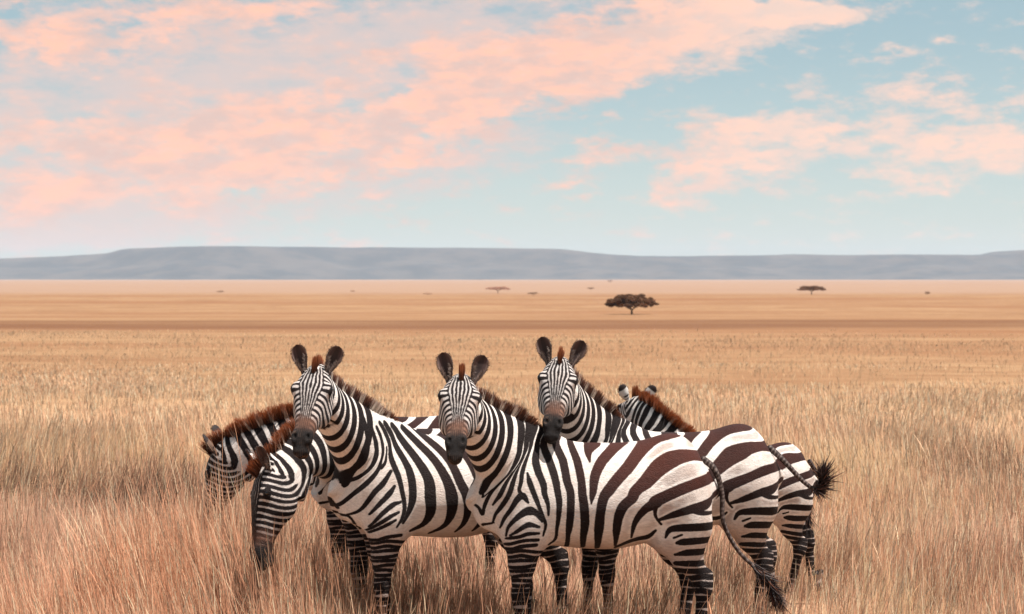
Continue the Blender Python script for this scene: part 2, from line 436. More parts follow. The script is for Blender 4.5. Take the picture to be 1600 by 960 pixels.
def sheet1(p, oy):   # second design sheet: the barrel of the left standing zebra
    out = []
    for X, Y in p:
        px = 500+X/6.4; py = oy+Y/6.4
        # side of the barrel of a body seen turned by 20 degrees
        X0, Y0, ps = -.34, 10.6, R(20)
        y = -.22
        k = (px-800)/3000
        x = (k*(Y0+y*math.cos(ps)) - X0 + y*math.sin(ps))/(math.cos(ps)-k*math.sin(ps))
        Yd = Y0+x*math.sin(ps)+y*math.cos(ps)
        out.append((x, 2.1-(py-435)*Yd/3000))
    return out
def G_(*p): return sheet1(p, 640)
def H_(*p): return sheet1(p, 740)
def strokes_barrel_left():
    S = []
    def a(pts, *w): S.append((pts, tuple(v*.00086 for v in w)))
    a(G_((380, 60), (375, 300), (330, 450), (235, 580), (190, 700)), 16, 15, 17, 13, 5)
    a(G_((470, 120), (500, 300), (500, 420), (460, 550), (360, 640), (230, 690)), 10, 14, 16, 17, 15, 8)
    a(G_((560, 160), (595, 300), (600, 480), (590, 610), (480, 760), (330, 900)) + H_((250, 345),), 9, 9, 11, 12, 14, 12, 9)
    a(G_((655, 360), (672, 520), (630, 590)), 5, 8, 9)
    a(G_((725, 630), (640, 760), (560, 850)) + H_((440, 390), (330, 445)), 7, 12, 11, 7, 4)
    a(H_((755, 140), (700, 220), (600, 330), (520, 430)), 6, 12, 9, 4)
    a(H_((810, 300), (730, 330), (620, 430), (530, 560)), 5, 11, 9, 4)
    a(H_((790, 400), (700, 450), (600, 530), (520, 600)), 5, 9, 8, 4)
    a(H_((760, 480), (680, 530), (540, 620)), 5, 8, 5)
    a(G_((630, 130), (700, 320), (745, 520), (800, 690)) + H_((825, 180), (850, 330), (830, 450), (780, 550)), 11, 12, 13, 12, 10, 9, 8, 4)
    a(G_((700, 140), (795, 350), (880, 530), (925, 680)) + H_((930, 250), (900, 380), (840, 510)), 13, 14, 15, 18, 17, 12, 5)
    a(G_((790, 170), (915, 360), (1020, 540), (1095, 720)) + H_((1100, 250), (1105, 400), (1050, 530), (930, 592)), 13, 17, 19, 23, 26, 22, 12, 5)
    a(G_((920, 200), (1060, 360), (1180, 520), (1275, 730)) + H_((1310, 250), (1310, 400), (1265, 540), (1150, 630)), 13, 17, 18, 22, 28, 22, 12, 5)
    a(G_((1060, 200), (1200, 350), (1320, 520), (1400, 740)) + H_((1460, 250), (1470, 400), (1450, 520), (1400, 610)), 13, 17, 18, 20, 22, 17, 12, 5)
    last = G_((1060, 200), (1200, 350), (1320, 520), (1400, 740)) + H_((1460, 250), (1470, 400), (1450, 520), (1400, 610))
    for k, dx in enumerate((.105, .215, .33)):
        a([(x+dx+.03*(z-.9)*(k+1), z) for x, z in last], 13, 17, 19, 21, 22, 18, 13, 5)
    a(H_((80, 220), (160, 280), (250, 385)), 4, 6, 5)
    a(H_((280, 450), (350, 465), (430, 560)), 5, 4, 3)
    for i, z in enumerate((.66, .69, .72)): pass
    return S

def neck_ring_strokes(seed):
    S = []; g = np.random.default_rng(seed)
    for tc, w in ((.46, .024), (.575, .022), (.68, .019), (.775, .017), (.86, .015), (.94, .013), (1.02, .012), (1.10, .011), (1.18, .011)):
        tc += g.uniform(-.012, .012)
        pts = []; ws = []
        for k in np.linspace(1.25, -1.25, 9):
            h = .24-.12*tc
            t = tc + .055*(k-1) - .05*(1-k*k)*.5
            if k < 0: t -= .10*(k*k)*(1-tc)*1.6
            c = B0+NU*NL*t+NN*h*k
            pts.append((c[0], c[2])); ws.append(w*.80*(1.0 if k > -.6 else .75)*g.uniform(.9, 1.08))
        S.append((pts, tuple(ws)))
    return S

GX0, GZ0, GH = -1.15, 0.0, .0025
def raster(strokes):
    nx, nz = int(1.95/GH), int(1.8/GH)
    D = np.full((nx, nz), .03, dtype=np.float32)
    for pts, w in strokes:
        pts = np.array(pts); w = np.array(w)*(1.38+.15*ss(.05, .30, pts[:, 0])*ss(.62, .75, pts[:, 1]))+.0018
        assert len(pts) == len(w), (len(pts), len(w))
        # smooth the polyline: Catmull-Rom
        P = np.vstack([2*pts[0]-pts[1], pts, 2*pts[-1]-pts[-2]]); W = np.r_[w[0], w, w[-1]]
        Q = []; QW = []
        for i in range(1, len(P)-2):
            for t in (0, .25, .5, .75):
                c = .5*((2*P[i])+(-P[i-1]+P[i+1])*t+(2*P[i-1]-5*P[i]+4*P[i+1]-P[i+2])*t*t+(-P[i-1]+3*P[i]-3*P[i+1]+P[i+2])*t**3)
                Q.append(c); QW.append(W[i]+(W[i+1]-W[i])*t)
        Q.append(P[-2]); QW.append(W[-2])
        Q = np.array(Q); QW = np.array(QW)
        for i in range(len(Q)-1):
            a, b = Q[i], Q[i+1]; m = .034+max(QW[i], QW[i+1])
            i0, i1 = int((min(a[0], b[0])-m-GX0)/GH), int((max(a[0], b[0])+m-GX0)/GH)+1
            k0, k1 = int((min(a[1], b[1])-m-GZ0)/GH), int((max(a[1], b[1])+m-GZ0)/GH)+1
            i0, k0 = max(i0, 0), max(k0, 0); i1, k1 = min(i1, nx), min(k1, nz)
            if i1 <= i0 or k1 <= k0: continue
            X = (GX0+np.arange(i0, i1)*GH)[:, None]; Z = (GZ0+np.arange(k0, k1)*GH)[None, :]
            d = b-a; L2 = max(d@d, 1e-9)
            t = np.clip(((X-a[0])*d[0]+(Z-a[1])*d[1])/L2, 0, 1)
            dist = np.sqrt((X-a[0]-t*d[0])**2+(Z-a[1]-t*d[1])**2)-(QW[i]+(QW[i+1]-QW[i])*t)
            s = D[i0:i1, k0:k1]; np.minimum(s, dist, out=s)
    return D
def sample(D, x, z):
    fx = np.clip((x-GX0)/GH, 0, D.shape[0]-1.01); fz = np.clip((z-GZ0)/GH, 0, D.shape[1]-1.01)
    i = fx.astype(int); k = fz.astype(int); a = fx-i; b = fz-k
    return (D[i, k]*(1-a)+D[i+1, k]*a)*(1-b)+(D[i, k+1]*(1-a)+D[i+1, k+1]*a)*b

ST = strokes_torso(); NK = neck_ring_strokes(5)
R_MAIN = raster(ST+NK)
def keep_for_left(S):
    out = []
    for i, s in enumerate(S):
        p = np.array(s[0]); cx = p[:, 0].mean(); mz = p[:, 1].mean()
        if (cx > .02 and (p[:, 0].min() > .12 or mz < .70)) or mz < .70: out.append(s)
    return out
R_LEFT = raster([s for s in keep_for_left(ST)]+strokes_barrel_left()+NK)
print('raster', round(time.time()-T0, 1))

# ---- groups and weights at rest vertices
pv = (RV[:, 0], RV[:, 1], RV[:, 2])
dB, dN, dH, dF, dL = sd_body(pv), sd_neck(pv), sd_head(pv), sd_fore(pv), sd_hind(pv)
def t_neck(P):
    return ((P[:, 0]-B0[0])*NU[0]+(P[:, 2]-B0[2])*NU[2])/NL
hs, hq = head_local(pv)
W_HEAD = ss(-.03, .03, np.minimum(dN, dB)-dH)
W_HEAD = np.where(hs > .12, np.maximum(W_HEAD, ss(.05, .03, dH)), W_HEAD)*ss(.07, .03, dH)
W_FORE = ss(-.02, .05, np.minimum(dB, dN)-dF)*ss(.86, .70, RV[:, 2])
W_HIND = ss(-.02, .05, dB-dL)*ss(.92, .70, RV[:, 2])

def stripe_field(raster_, seed, amp, hd=.0006):
    n1 = VNoise(seed); n2 = VNoise(seed+50)
    x, y, z = pv
    wx = x + amp*(n1.fbm(x*5+3, z*5+y*2, 2)-.5)*2; wz = z + amp*(n2.fbm(x*5, z*5+y*2+9, 2)-.5)*2
    b = sample(raster_, wx, wz)
    # inner faces of the legs and the belly seam are plainer
    # head pattern
    s, q, ya = hs, hq, np.abs(y)
    sc = np.clip(s, HS[0, 0], HS[-1, 0])
    qf = np.interp(sc, HSD[:, 0], HSD[:, 1]); qb = np.interp(sc, HSD[:, 0], HSD[:, 2]); w = np.interp(sc, HSD[:, 0], HSD[:, 3])
    qc = (qf+qb)/2; hh = (qf-qb)/2
    th = np.arctan2(ya/w, (q-qc)/hh)
    e = np.maximum(.46, 1-np.abs(s-.125)/.17*.54)
    P = .0215*e
    wob = (n1(s*40+7, y*40)-.5)*.25
    ph1 = 2*np.pi*(ya/P+wob)+np.pi          # a dark line down the middle
    d1 = np.sin(ph1-np.pi/2+np.pi)*P/6.0 - .0006
    # bars across cheek and jaw, slanted
    u = s*.94 - (q+.03)*.30 + .03*np.sin(np.clip(q, -.2, .1)*14)
    P2 = .031
    ph2 = 2*np.pi*(u/P2+wob*.6)
    d2 = np.sin(ph2)*P2/6.0
    sw = ss(-.010, .010, (ya - (.060*e/.95+.004))*1.0)*1.0
    sw = np.where(q < qc, 1, sw)
    d1 = np.where(s < -.01, np.sin(2*np.pi*s/.026)*.004, d1)
    dh = d1*(1-sw)+d2*sw-hd
    de = np.sqrt(((s-.137)/1.35)**2+((q-.038))**2*1.3+((ya-.10)*.6)**2)-.027
    dh = np.minimum(dh, de)
    wst = ss(.25, .75, W_HEAD)
    return b*(1-wst)+dh*wst

def coat_colours(brown, seed, grey=0.0):
    n = VNoise(seed+9)
    x, y, z = pv; N = len(x)
    light = np.tile(np.array([.70, .64, .595]), (N, 1)); dark = np.tile(np.array([.0085, .0045, .0045]), (N, 1))
    # sun-bleached brown of the dark stripes along back and rump
    f = brown*ss(-.35, .25, x)*ss(.80, 1.15, z)*(.5+.8*n.fbm(x*6, z*6))
    dark = dark*(1-f[:, None])+np.array([.060, .015, .009])*f[:, None]
    # dust on belly, chest and legs
    f = .55*ss(.78, .66, z)*(1-W_HEAD)
    light = light*(1-f[:, None])+np.array([.44, .285, .22])*f[:, None]
    # thin-haired pinkish chest hollow
    # legs a little greyer
    f = .65*np.maximum(W_FORE, W_HIND)*ss(.75, .5, z)
    light = light*(1-f[:, None])+np.array([.31, .26, .24])*f[:, None]
    hoof = ss(.075, .055, z)[:, None]
    light = light*(1-hoof)+np.array([.03, .025, .022])*hoof; dark = dark*(1-hoof)+np.array([.03, .025, .022])*hoof
    s, q = hs, hq
    # head: greyer whites, brown nose, black muzzle
    f = .6*W_HEAD
    light = light*(1-f[:, None])+np.array([.42, .38, .37])*f[:, None]
    nb = (n.fbm(s*30, y*30)-.5)*.05
    f = W_HEAD*ss(.295, .375, s+nb+.10*np.clip(q-.04, -1, .0)-.25*np.clip(np.abs(y)-.03, 0, 1))
    br = np.array([.16, .075, .050])
    light = light*(1-f[:, None])+br*f[:, None]; dark = dark*(1-.85*f[:, None])+br*.6*f[:, None]*.85
    f = W_HEAD*ss(.365, .435, s+nb*.6-.25*np.clip(q, 0, 1))
    bk = np.array([.008, .006, .006])
    light = light*(1-f[:, None])+bk*f[:, None]; dark = dark*(1-f[:, None])+bk*f[:, None]
    return light, dark

# ---- posing
KN = 7
def bez(P, t):
    P = np.array(P); n = len(P)-1
    return sum(math.comb(n, i)*(1-t)**(n-i)*t**i*P[i] for i in range(n+1))
def quat_from_axes(A, F):
    A = np.array(A, float); A /= np.linalg.norm(A)
    F = np.array(F, float); F -= A*(F@A); F /= np.linalg.norm(F)
    Y = np.cross(A, F)
    Mn = np.stack([A, F, Y], 1); Mo = np.stack([HA/np.linalg.norm(HA), HF/np.linalg.norm(HF), [0, 1, 0]], 1)
    M = Mn @ Mo.T
    return Matrix(M.tolist()).to_quaternion()
class Pose:
    def __init__(s, poll, nose, face, endtan, legs=(0, 0, 0, 0), base_k=.30, lift=.8, lower=(0, 0, 0, 0)):
        s.qh = quat_from_axes(nose, face)
        poll = np.array(poll, float); et = np.array(endtan, float); et /= np.linalg.norm(et)
        u0 = NU*lift + (poll-B0)/np.linalg.norm(poll-B0)*.6; u0 /= np.linalg.norm(u0)
        s.ctrl = [B0, B0+u0*NL*base_k, poll-et*NL*.38, poll]
        s.poll = poll
        s.bones = []
        for j in range(KN+1):
            t = j/KN
            J = B0+NU*NL*t
            Jn = bez(s.ctrl, t)
            e = 1e-3
            tg = bez(s.ctrl, min(t+e, 1))-bez(s.ctrl, max(t-e, 0)); tg /= np.linalg.norm(tg)
            w = float(ss(0, 1, np.array(t)))*.85 + .15*t
            q = Quaternion((1, 0, 0, 0)).slerp(s.qh, w)
            v = q @ Vector(NU); 
            c = v.rotation_difference(Vector(tg))
            k = 1-ss(.75, 1.0, np.array(t))*.6
            c = Quaternion((1, 0, 0, 0)).slerp(c, float(k)*(float(ss(-.05, .35, np.array(t)))))
            q = c @ q
            s.bones.append((np.array(q.to_matrix()), J, Jn))
        s.mh = np.array(s.qh.to_matrix())
        s.legs = legs; s.lower = lower
    def head(s, P):
        return (P-P0) @ s.mh.T + s.poll
    def neck(s, P, t):
        t = np.clip(t, 0, 1)*KN
        i = np.minimum(t.astype(int), KN-1); f = (t-i)[:, None]
        out = np.zeros_like(P)
        for j in range(KN+1):
            M, J, Jn = s.bones[j]
            m = np.nonzero((i == j) | (i == j-1))[0]
            if len(m) == 0: continue
            w = np.where((i[m] == j)[:, None], 1-f[m], f[m])
            out[m] += w*((P[m]-J) @ M.T + Jn)
        return out
    def body(s, P, wh, wf, wl):
        t = t_neck(P)
        # only what lies at the neck follows it
        a = ss(-.02, .22, t)[:, None]*ss(-.05, -.22, P[:, 0])[:, None]
        out = P*(1-a)+s.neck(P, np.clip(t, 0, 1))*a
        out = out*(1-wh[:, None])+s.head(P)*wh[:, None]
        # legs: near fore, far fore, near hind, far hind
        for k, (w, piv, knee, side, zk) in enumerate(((wf, (-.40, .95), (-.405, .42), -1, .42), (wf, (-.40, .95), (-.405, .42), 1, .42),
                                            (wl, (.46, 1.0), (.56, .50), -1, .50), (wl, (.46, 1.0), (.56, .50), 1, .50))):
            ww = w*(P[:, 1]*side > 0)
            for ang, pv_, wt in ((s.lower[k], knee, ww*ss(zk+.04, zk-.04, P[:, 2])), (s.legs[k], piv, ww)):
                if ang == 0: continue
                al = R(ang); c, sn = math.cos(al), math.sin(al)
                x, z = out[:, 0]-pv_[0], out[:, 2]-pv_[1]
                rx, rz = c*x-sn*z+pv_[0], sn*x+c*z+pv_[1]
                out[:, 0] += (rx-out[:, 0])*wt; out[:, 2] += (rz-out[:, 2])*wt
        return out

# ---- mane
def crest(t):
    """point, outward direction on the crest for t in 0..1 neck, >1 onto the poll"""
    tt = min(t, 1.0)
    h = float(np.interp(tt, NS[:, 0], NS[:, 1]))
    p = B0+NU*NL*tt+NN*(h+.012*math.sin(tt*math.pi)-.012)
    return p
def make_mane(pose, raster_, seed, length=.085, rust=.5):
    g = np.random.default_rng(seed); n = 5200
    V = []; C = []; Wt = []; HW = []
    t = np.concatenate([g.uniform(.02, 1.0, int(n*.86)), g.uniform(1.0, 1.22, int(n*.14))])
    clump = VNoise(seed+3)
    tips = np.zeros((len(t), 3)); base = np.zeros((len(t), 3)); dirs = np.zeros((len(t), 3)); hw = np.zeros(len(t)); L = np.zeros(len(t))
    for i, ti in enumerate(t):
        if ti <= 1:
            p = crest(ti); d = NN.copy(); d = d + NU*(.05+.55*ti**2); w = 0 if ti < .93 else (ti-.93)/.07
            l = length*(.30+.70*min(1, ti/.3))
        else:
            k = (ti-1)/.22
            pe = HP+HA*(.055)+HF*.072
            p = crest(1.0)*(1-k)+pe*k + HF*.018*math.sin(k*math.pi); d = NN*(1-k)+(HF*.75-HA*.75)*k; d = d+NU*.4; w = 1; l = length*(1.0+.1*k)
        base[i] = p; dirs[i] = d/np.linalg.norm(d); hw[i] = w; L[i] = l
    side = g.normal(0, .009, len(t)); base[:, 1] += np.clip(side, -.02, .02)
    base -= dirs*.012
    nar = np.where(t > .97, .45, 1.0); base[:, 1] *= nar
    dirs[:, 1] += side*8*nar+g.normal(0, .07, len(t))*nar; dirs[:, 0] += g.normal(0, .10, len(t)); dirs[:, 2] += g.normal(0, .06, len(t))
    dirs += (clump(t*30, 0*t)-.5)[:, None]*NU*.35
    dirs /= np.linalg.norm(dirs, axis=1)[:, None]
    L = L*g.uniform(.72, 1.12, len(t))*(.85+.3*clump(t*22, 3+0*t)) + .012
    wd = g.uniform(.0015, .0032, len(t))
    ang = g.uniform(0, np.pi, len(t))
    wv = np.stack([np.cos(ang)*NU[0], np.sin(ang), np.cos(ang)*NU[2]], 1)
    # posed frames: move base and tip
    pts = []
    for f, wf in ((0, 1), (.55, .8), (1, .12)):
        pts += [base+dirs*(L*f)[:, None]-wv*(wd*wf)[:, None], base+dirs*(L*f)[:, None]+wv*(wd*wf)[:, None]]
    P = np.stack(pts, 1)                      # n,6,3
    n_, k_, _ = P.shape
    flat = P.reshape(-1, 3)
    tr = np.repeat(np.clip(t, 0, 1), k_); hwr = np.repeat(hw, k_)
    a = ss(-.02, .22, tr)[:, None]
    posed = (flat*(1-a)+pose.neck(flat, tr)*a)*(1-hwr[:, None])+pose.head(flat)*hwr[:, None]
    st = sample(raster_, base[:, 0], base[:, 2])
    dark = ss(.003, -.003, st+g.normal(0, .003, len(t)))
    dark = np.where(t > .98, 1, dark)
    cr = np.array([.50, .42, .35])*(1-dark[:, None])+np.array([.025, .012, .010])*dark[:, None]
    rst = np.array([.42, .125, .045])*g.uniform(.5, 1.2, (len(t), 1))
    rr = np.where(t > .96, np.maximum(rust, .75), rust)*g.uniform(.6, 1.25, len(t))
    cols = []
    for lev in (0, 0, 1, 1, 2, 2):
        m = np.clip((0, .30, 1.0)[lev]*rr*1.4, 0, 1)[:, None]
        cols.append(cr*(1-m)+rst*m)
    Cc = np.stack(cols, 1).reshape(-1, 3)
    b = np.arange(n_)[:, None]*6
    q = np.concatenate([b+np.array([[0, 1, 3, 2]]), b+np.array([[2, 3, 5, 4]])])
    return posed, q, Cc

def make_ear(side, seed, splay=.0, turn=0.0):
    """leaf-shaped cup in rest-pose head space"""
    L = .158; nu, nv = 22, 15
    up = -HA*.80+HF*.60; fw = HA*.60+HF*.80; yv = np.array([0, 1.0, 0])*side
    up = up+yv*(.33+splay); up /= np.linalg.norm(up)
    fw = fw+yv*(.30+turn); fw -= up*(fw@up); fw /= np.linalg.norm(fw)
    sd = np.cross(up, fw)
    base = HP+HA*.012+HF*.028+yv*.058
    V = []; C = []; F = []
    for layer in (0, 1):
        for i in range(nu):
            u = i/(nu-1)
            w = np.interp(u, [0, .12, .3, .55, .75, .9, .97, 1], [.019, .020, .029, .041, .040, .031, .019, .005])
            if layer: w = max(w-.0035, .001)
            fold = np.interp(u, [0, .2, .6, 1], [2.6, 2.2, 1.35, 1.0])
            for j in range(nv):
                v = j/(nv-1)*2-1
                a = v*fold*.5*1.15
                r = w/max(math.sin(min(fold*.575, math.pi/2)), .5)
                off = -(math.cos(a)-math.cos(fold*.575))*r
                p = base+up*(u*L*(1-.0*abs(v)))+sd*(math.sin(a)*r)+fw*(off+(.0045 if layer else 0))
                V.append(p)
                if layer == 0:
                    c = (.58, .54, .50) if seed != 5 else (.14, .085, .06)
                    if u > .74 or (.30 < u < .40 and abs(v) < .6) or u < .08: c = (.02, .012, .011)
                    elif .10 < u < .26 and int(u*60) % 2: c = (.03, .02, .018)
                else:
                    rim = abs(v)
                    c = (.050, .027, .024) if rim < .82 else (.105, .065, .055)
                    if rim < .30: c = (.026, .014, .013)
                    if u < .35 and .35 < rim < .75: c = (.16, .11, .10)
                C.append(c)
    def id_(l, i, j): return l*nu*nv+i*nv+j
    for l in (0, 1):
        for i in range(nu-1):
            for j in range(nv-1): F.append((id_(l, i, j), id_(l, i+1, j), id_(l, i+1, j+1), id_(l, i, j+1)))
    for i in range(nu-1):
        for j in (0, nv-1): F.append((id_(0, i, j), id_(1, i, j), id_(1, i+1, j), id_(0, i+1, j)))
    for j in range(nv-1): F.append((id_(0, nu-1, j), id_(1, nu-1, j), id_(1, nu-1, j+1), id_(0, nu-1, j+1)))
    # fringe of short hairs round the rim and inside the base
    g = np.random.default_rng(seed+(5 if side > 0 else 0))
    for k in range(620):
        if k < 420:
            i = int(g.uniform(.15, 1)*(nu-1)); j = 0 if g.random() < .5 else nv-1
            if i > nu-4: j = int(g.uniform(0, nv))
            col = np.array([.10, .065, .055])*g.uniform(.5, 1.6)
        else:
            i = int(g.uniform(.05, .55)*(nu-1)); j = int(g.choice([1, 2, nv-3, nv-2])); col = np.array([.30, .24, .21])*g.uniform(.4, 1.2)
        p = V[id_(1, i, j)]; axis = base+up*(i/(nu-1)*L)
        o = p-axis; o = o/(np.linalg.norm(o)+1e-6)
        if k >= 420: o = fw*.8-o*.7
        d = o*.8+up*.6+g.normal(0, .25, 3); d /= np.linalg.norm(d)
        l = g.uniform(.006, .014) if k < 420 else g.uniform(.012, .026)
        sw_ = np.cross(d, g.normal(0, 1, 3)); sw_ /= np.linalg.norm(sw_)
        b = len(V); V += [p-sw_*.0012, p+sw_*.0012, p+d*l+sw_*.0003, p+d*l-sw_*.0003]; C += [col]*4
        F.append((b, b+1, b+2, b+3))
    return np.array(V), np.array(F), np.array(C)

def sphere(c, r, nu=16, nv=10):
    V = []; F = []
    for i in range(nv+1):
        for j in range(nu):
            a = math.pi*i/nv; b = 2*math.pi*j/nu
            V.append((c[0]+r*math.sin(a)*math.cos(b), c[1]+r*math.sin(a)*math.sin(b), c[2]+r*math.cos(a)))
    for i in range(nv):
        for j in range(nu): F.append((i*nu+j, (i+1)*nu+j, (i+1)*nu+(j+1) % nu, i*nu+(j+1) % nu))
    return np.array(V), np.array(F)

def catmull(pts, n):
    P = np.array(pts, float); P = np.vstack([2*P[0]-P[1], P, 2*P[-1]-P[-2]]); out = []
    m = len(P)-3
    for k in range(n):
        s = k/(n-1)*m; i = min(int(s), m-1); t = s-i; i += 1
        out.append(.5*((2*P[i])+(-P[i-1]+P[i+1])*t+(2*P[i-1]-5*P[i]+4*P[i+1]-P[i+2])*t*t+(-P[i-1]+3*P[i]-3*P[i+1]+P[i+2])*t**3))
    return np.array(out)
def make_tail(pts, r0=.024, r1=.010):
    n, m = 90, 12
    c = catmull(pts, n); V = []; C = []; F = []
    L = np.r_[0, np.cumsum(np.linalg.norm(np.diff(c, axis=0), axis=1))]
    ref = np.array([0, 1.0, 0])
    for i in range(n):
        tg = c[min(i+1, n-1)]-c[max(i-1, 0)]; tg /= np.linalg.norm(tg)
        a = np.cross(tg, ref); a /= np.linalg.norm(a); b = np.cross(tg, a)
        r = r0+(r1-r0)*(i/(n-1))**.7
        if i == 0: r = .012
        for j in range(m):
            th = 2*math.pi*j/m
            V.append(c[i]+(a*math.cos(th)*.8+b*math.sin(th))*r)
            f = math.sin(L[i]*2*math.pi/.021+.9*math.cos(th)+.5*math.sin(i)) > -.45+.3*math.sin(i*1.7)
            mid = math.cos(th)**2 > .75   # dark line along it
            C.append((.03, .018, .015) if (f or mid) else (.17, .13, .115))
    for i in range(n-1):
        for j in range(m): F.append((i*m+j, i*m+(j+1) % m, (i+1)*m+(j+1) % m, (i+1)*m+j))
    return np.array(V), np.array(F), np.array(C), c
def make_tuft(c, frac, seed, spread=.12, length=.16, count=900):
    g = np.random.default_rng(seed); n = len(c); V = []; C = []
    F = []
    for k in range(count):
        i = int((frac+(1-frac)*g.random()**.7)*(n-1)); i = min(i, n-1)
        p = c[i]; tg = c[min(i+1, n-1)]-c[max(i-2, 0)]; tg /= np.linalg.norm(tg)
        d = tg+g.normal(0, spread*2.2, 3); d /= np.linalg.norm(d)
        l = length*g.uniform(.45, 1.1); s = np.cross(d, g.normal(0, 1, 3)); s /= np.linalg.norm(s)
        w = g.uniform(.0015, .0032)
        p = p+g.normal(0, .005, 3)
        sag = g.normal(0, .012, 3)
        b = len(V)
        V += [p-s*w, p+s*w, p+d*l*.55-s*w+sag, p+d*l*.55+s*w+sag, p+d*l+sag*2.5]
        F.append((b, b+1, b+3, b+2)); F.append((b+2, b+3, b+4, b+4))
        col = np.array([.022, .013, .012])*g.uniform(.6, 2.2) if g.random() < .85 else np.array([.13, .05, .03])
        C += [col]*5
    Q = np.array([f for f in F if f[2] != f[3]]); T = np.array([f[:3] for f in F if f[2] == f[3]])
    return np.array(V), [Q, T], np.array(C)

def add_zebra(label, loc, yaw, pose, ras, seed, amp=.006, brown=.6, rust=.5, scale=1.0, tail=None, tuft=(.62, .10, .16), mane_len=.068, splay=0, eturn=0):
    root = bpy.data.objects.new('zebra', None); COL.objects.link(root)
    root.empty_display_size = .3
    root.location = loc; root.rotation_euler = (0, 0, yaw); root.scale = (scale,)*3
    tag(root, label, 'zebra', 'zebras standing in the dry grass')
    V = pose.body(RV.copy(), W_HEAD, W_FORE, W_HIND)
    light, dark = coat_colours(brown, seed)
    sf_ = stripe_field(ras, seed, amp, .0006 if seed < 5 else .0024)
    nz_ = VNoise(seed+77).fbm(pv[0]*9, pv[2]*9, 3)
    sh_ = (ss(.006, .016, sf_)*ss(.0, .3, pv[0])*ss(.6, .8, pv[2])*ss(.38, .60, nz_)*.55)[:, None]
    light = light*(1-sh_)+np.array([.24, .16, .135])*sh_
    mesh_obj('body', V, RQ, M_FUR, root, attrs={'stripe': sf_, 'light': light, 'dark': dark, 'rest': RV+seed*3.7})
    mv, mf, mc = make_mane(pose, ras, seed, mane_len, rust)
    mesh_obj('mane', mv, mf, M_HAIR, root, smooth=False, attrs={'col': mc})
    for side in (-1, 1):
        ev, ef, ec = make_ear(side, seed, splay, eturn)
        mesh_obj('ear', pose.head(ev), ef, M_EAR, root, attrs={'col': ec})
        c = HP+HA*.137+HF*.040+np.array([0, side*.0925, 0])
        sv, sf = sphere(c, .0195)
        mesh_obj('eye', pose.head(sv), sf, M_EYE, root)
    if tail is None:
        tail = [(.60, .02, 1.13), (.655, .06, 1.03), (.655, .11, .88), (.62, .14, .74), (.60, .15, .62)]
    tv, tf, tc, cc = make_tail(tail)
    to = mesh_obj('tail', tv, tf, M_EAR, root, attrs={'col': tc})
    uv, uf, uc = make_tuft(cc, tuft[0], seed, tuft[1], tuft[2])
    mesh_obj('tail_tuft', uv, uf, M_HAIR, to, smooth=False, attrs={'col': uc})
    return root

# ================================================================== THE HERD
def at(px, py, Y):            # a place seen from the camera, in metres
    return np.array([(px-800)/3000*Y, Y, CAM_Z-(py-435)/3000*Y])
class Place:
    def __init__(s, x, y, yaw, scale=1.0):
        s.loc = (x, y, 0); s.yaw = R(yaw); s.k = scale
    def p(s, w):
        dx, dy = w[0]-s.loc[0], w[1]-s.loc[1]; c, n = math.cos(s.yaw), math.sin(s.yaw)
        return ((c*dx+n*dy)/s.k, (-n*dx+c*dy)/s.k, w[2]/s.k)
    def d(s, v):
        c, n = math.cos(s.yaw), math.sin(s.yaw)
        return (c*v[0]+n*v[1], -n*v[0]+c*v[1], v[2])

# front zebra, broadside in the middle
a = Place(.445, 10.2, 5)
add_zebra('front zebra in the middle with its whole striped side showing, head turned to the camera', a.loc, a.yaw,
          Pose(a.p((-.262, 9.78, 1.525)), a.d((-.035, -.80, -.60)), a.d((.06, -.60, .80)), a.d((-.25, -.40, .88)), legs=(-1, 4, 0, -3)),
          R_MAIN, 1, .003, brown=1.0, rust=.28,
          tail=[(.57, -.0, 1.14), (.635, -.03, 1.08), (.672, -.04, .96), (.680, -.05, .80), (.765, -.05, .64), (.90, -.06, .51), (.96, -.06, .40)], tuft=(.74, .05, .10))
# left standing zebra, turned a little towards the camera
a = Place(-.355, 10.65, 21)
add_zebra('left zebra facing the camera with its chest showing, muzzle held above the grazing zebra', a.loc, a.yaw,
          Pose(a.p((-1.02, 10.05, 1.562)), a.d((-.085, -.73, -.68)), a.d((-.03, -.68, .73)), a.d((-.30, -.40, .86)), legs=(-2, 7, 7, -6), lower=(0, 0, 0, 0)),
          R_LEFT, 2, .003, brown=.45, rust=.28, splay=.04, eturn=-.1)
# the one looking over the front zebra's back
a = Place(.905, 10.97, 6, .995)
add_zebra('zebra looking over the back of the front zebra, its black muzzle resting above that back', a.loc, a.yaw,
          Pose(a.p((.257, 10.44, 1.586)), a.d((-.10, -.76, -.64)), a.d((.03, -.69, .72)), a.d((-.25, -.40, .88)), legs=(2, -5, -4, 6)),
          R_MAIN, 3, .022, scale=a.k, brown=.7, rust=.25, splay=.06,
          tail=[(.57, -.02, 1.14), (.64, -.07, 1.07), (.71, -.10, .99), (.77, -.12, .93), (.815, -.13, .905), (.85, -.13, .93), (.86, -.13, .98)], tuft=(.58, .15, .09))
# turned away, only ears, mane and rump in view
a = Place(1.40, 12.2, 3, .83)
add_zebra('zebra facing away, its white ear backs black-tipped and mane rusty, behind the front zebra', a.loc, a.yaw,
          Pose(a.p((.81, 12.45, 1.26)), a.d((-.25, .80, -.55)), a.d((-.10, .50, .86)), a.d((-.30, .85, .25)), legs=(0, 5, -6, 7), lower=(0, 0, -4, 2), base_k=.2),
          R_MAIN, 4, .02, scale=a.k, brown=.6, rust=2.0, mane_len=.085,
          tail=[(.60, .02, 1.13), (.655, .06, 1.03), (.655, .11, .88), (.62, .14, .74), (.60, .15, .62)], splay=.30)
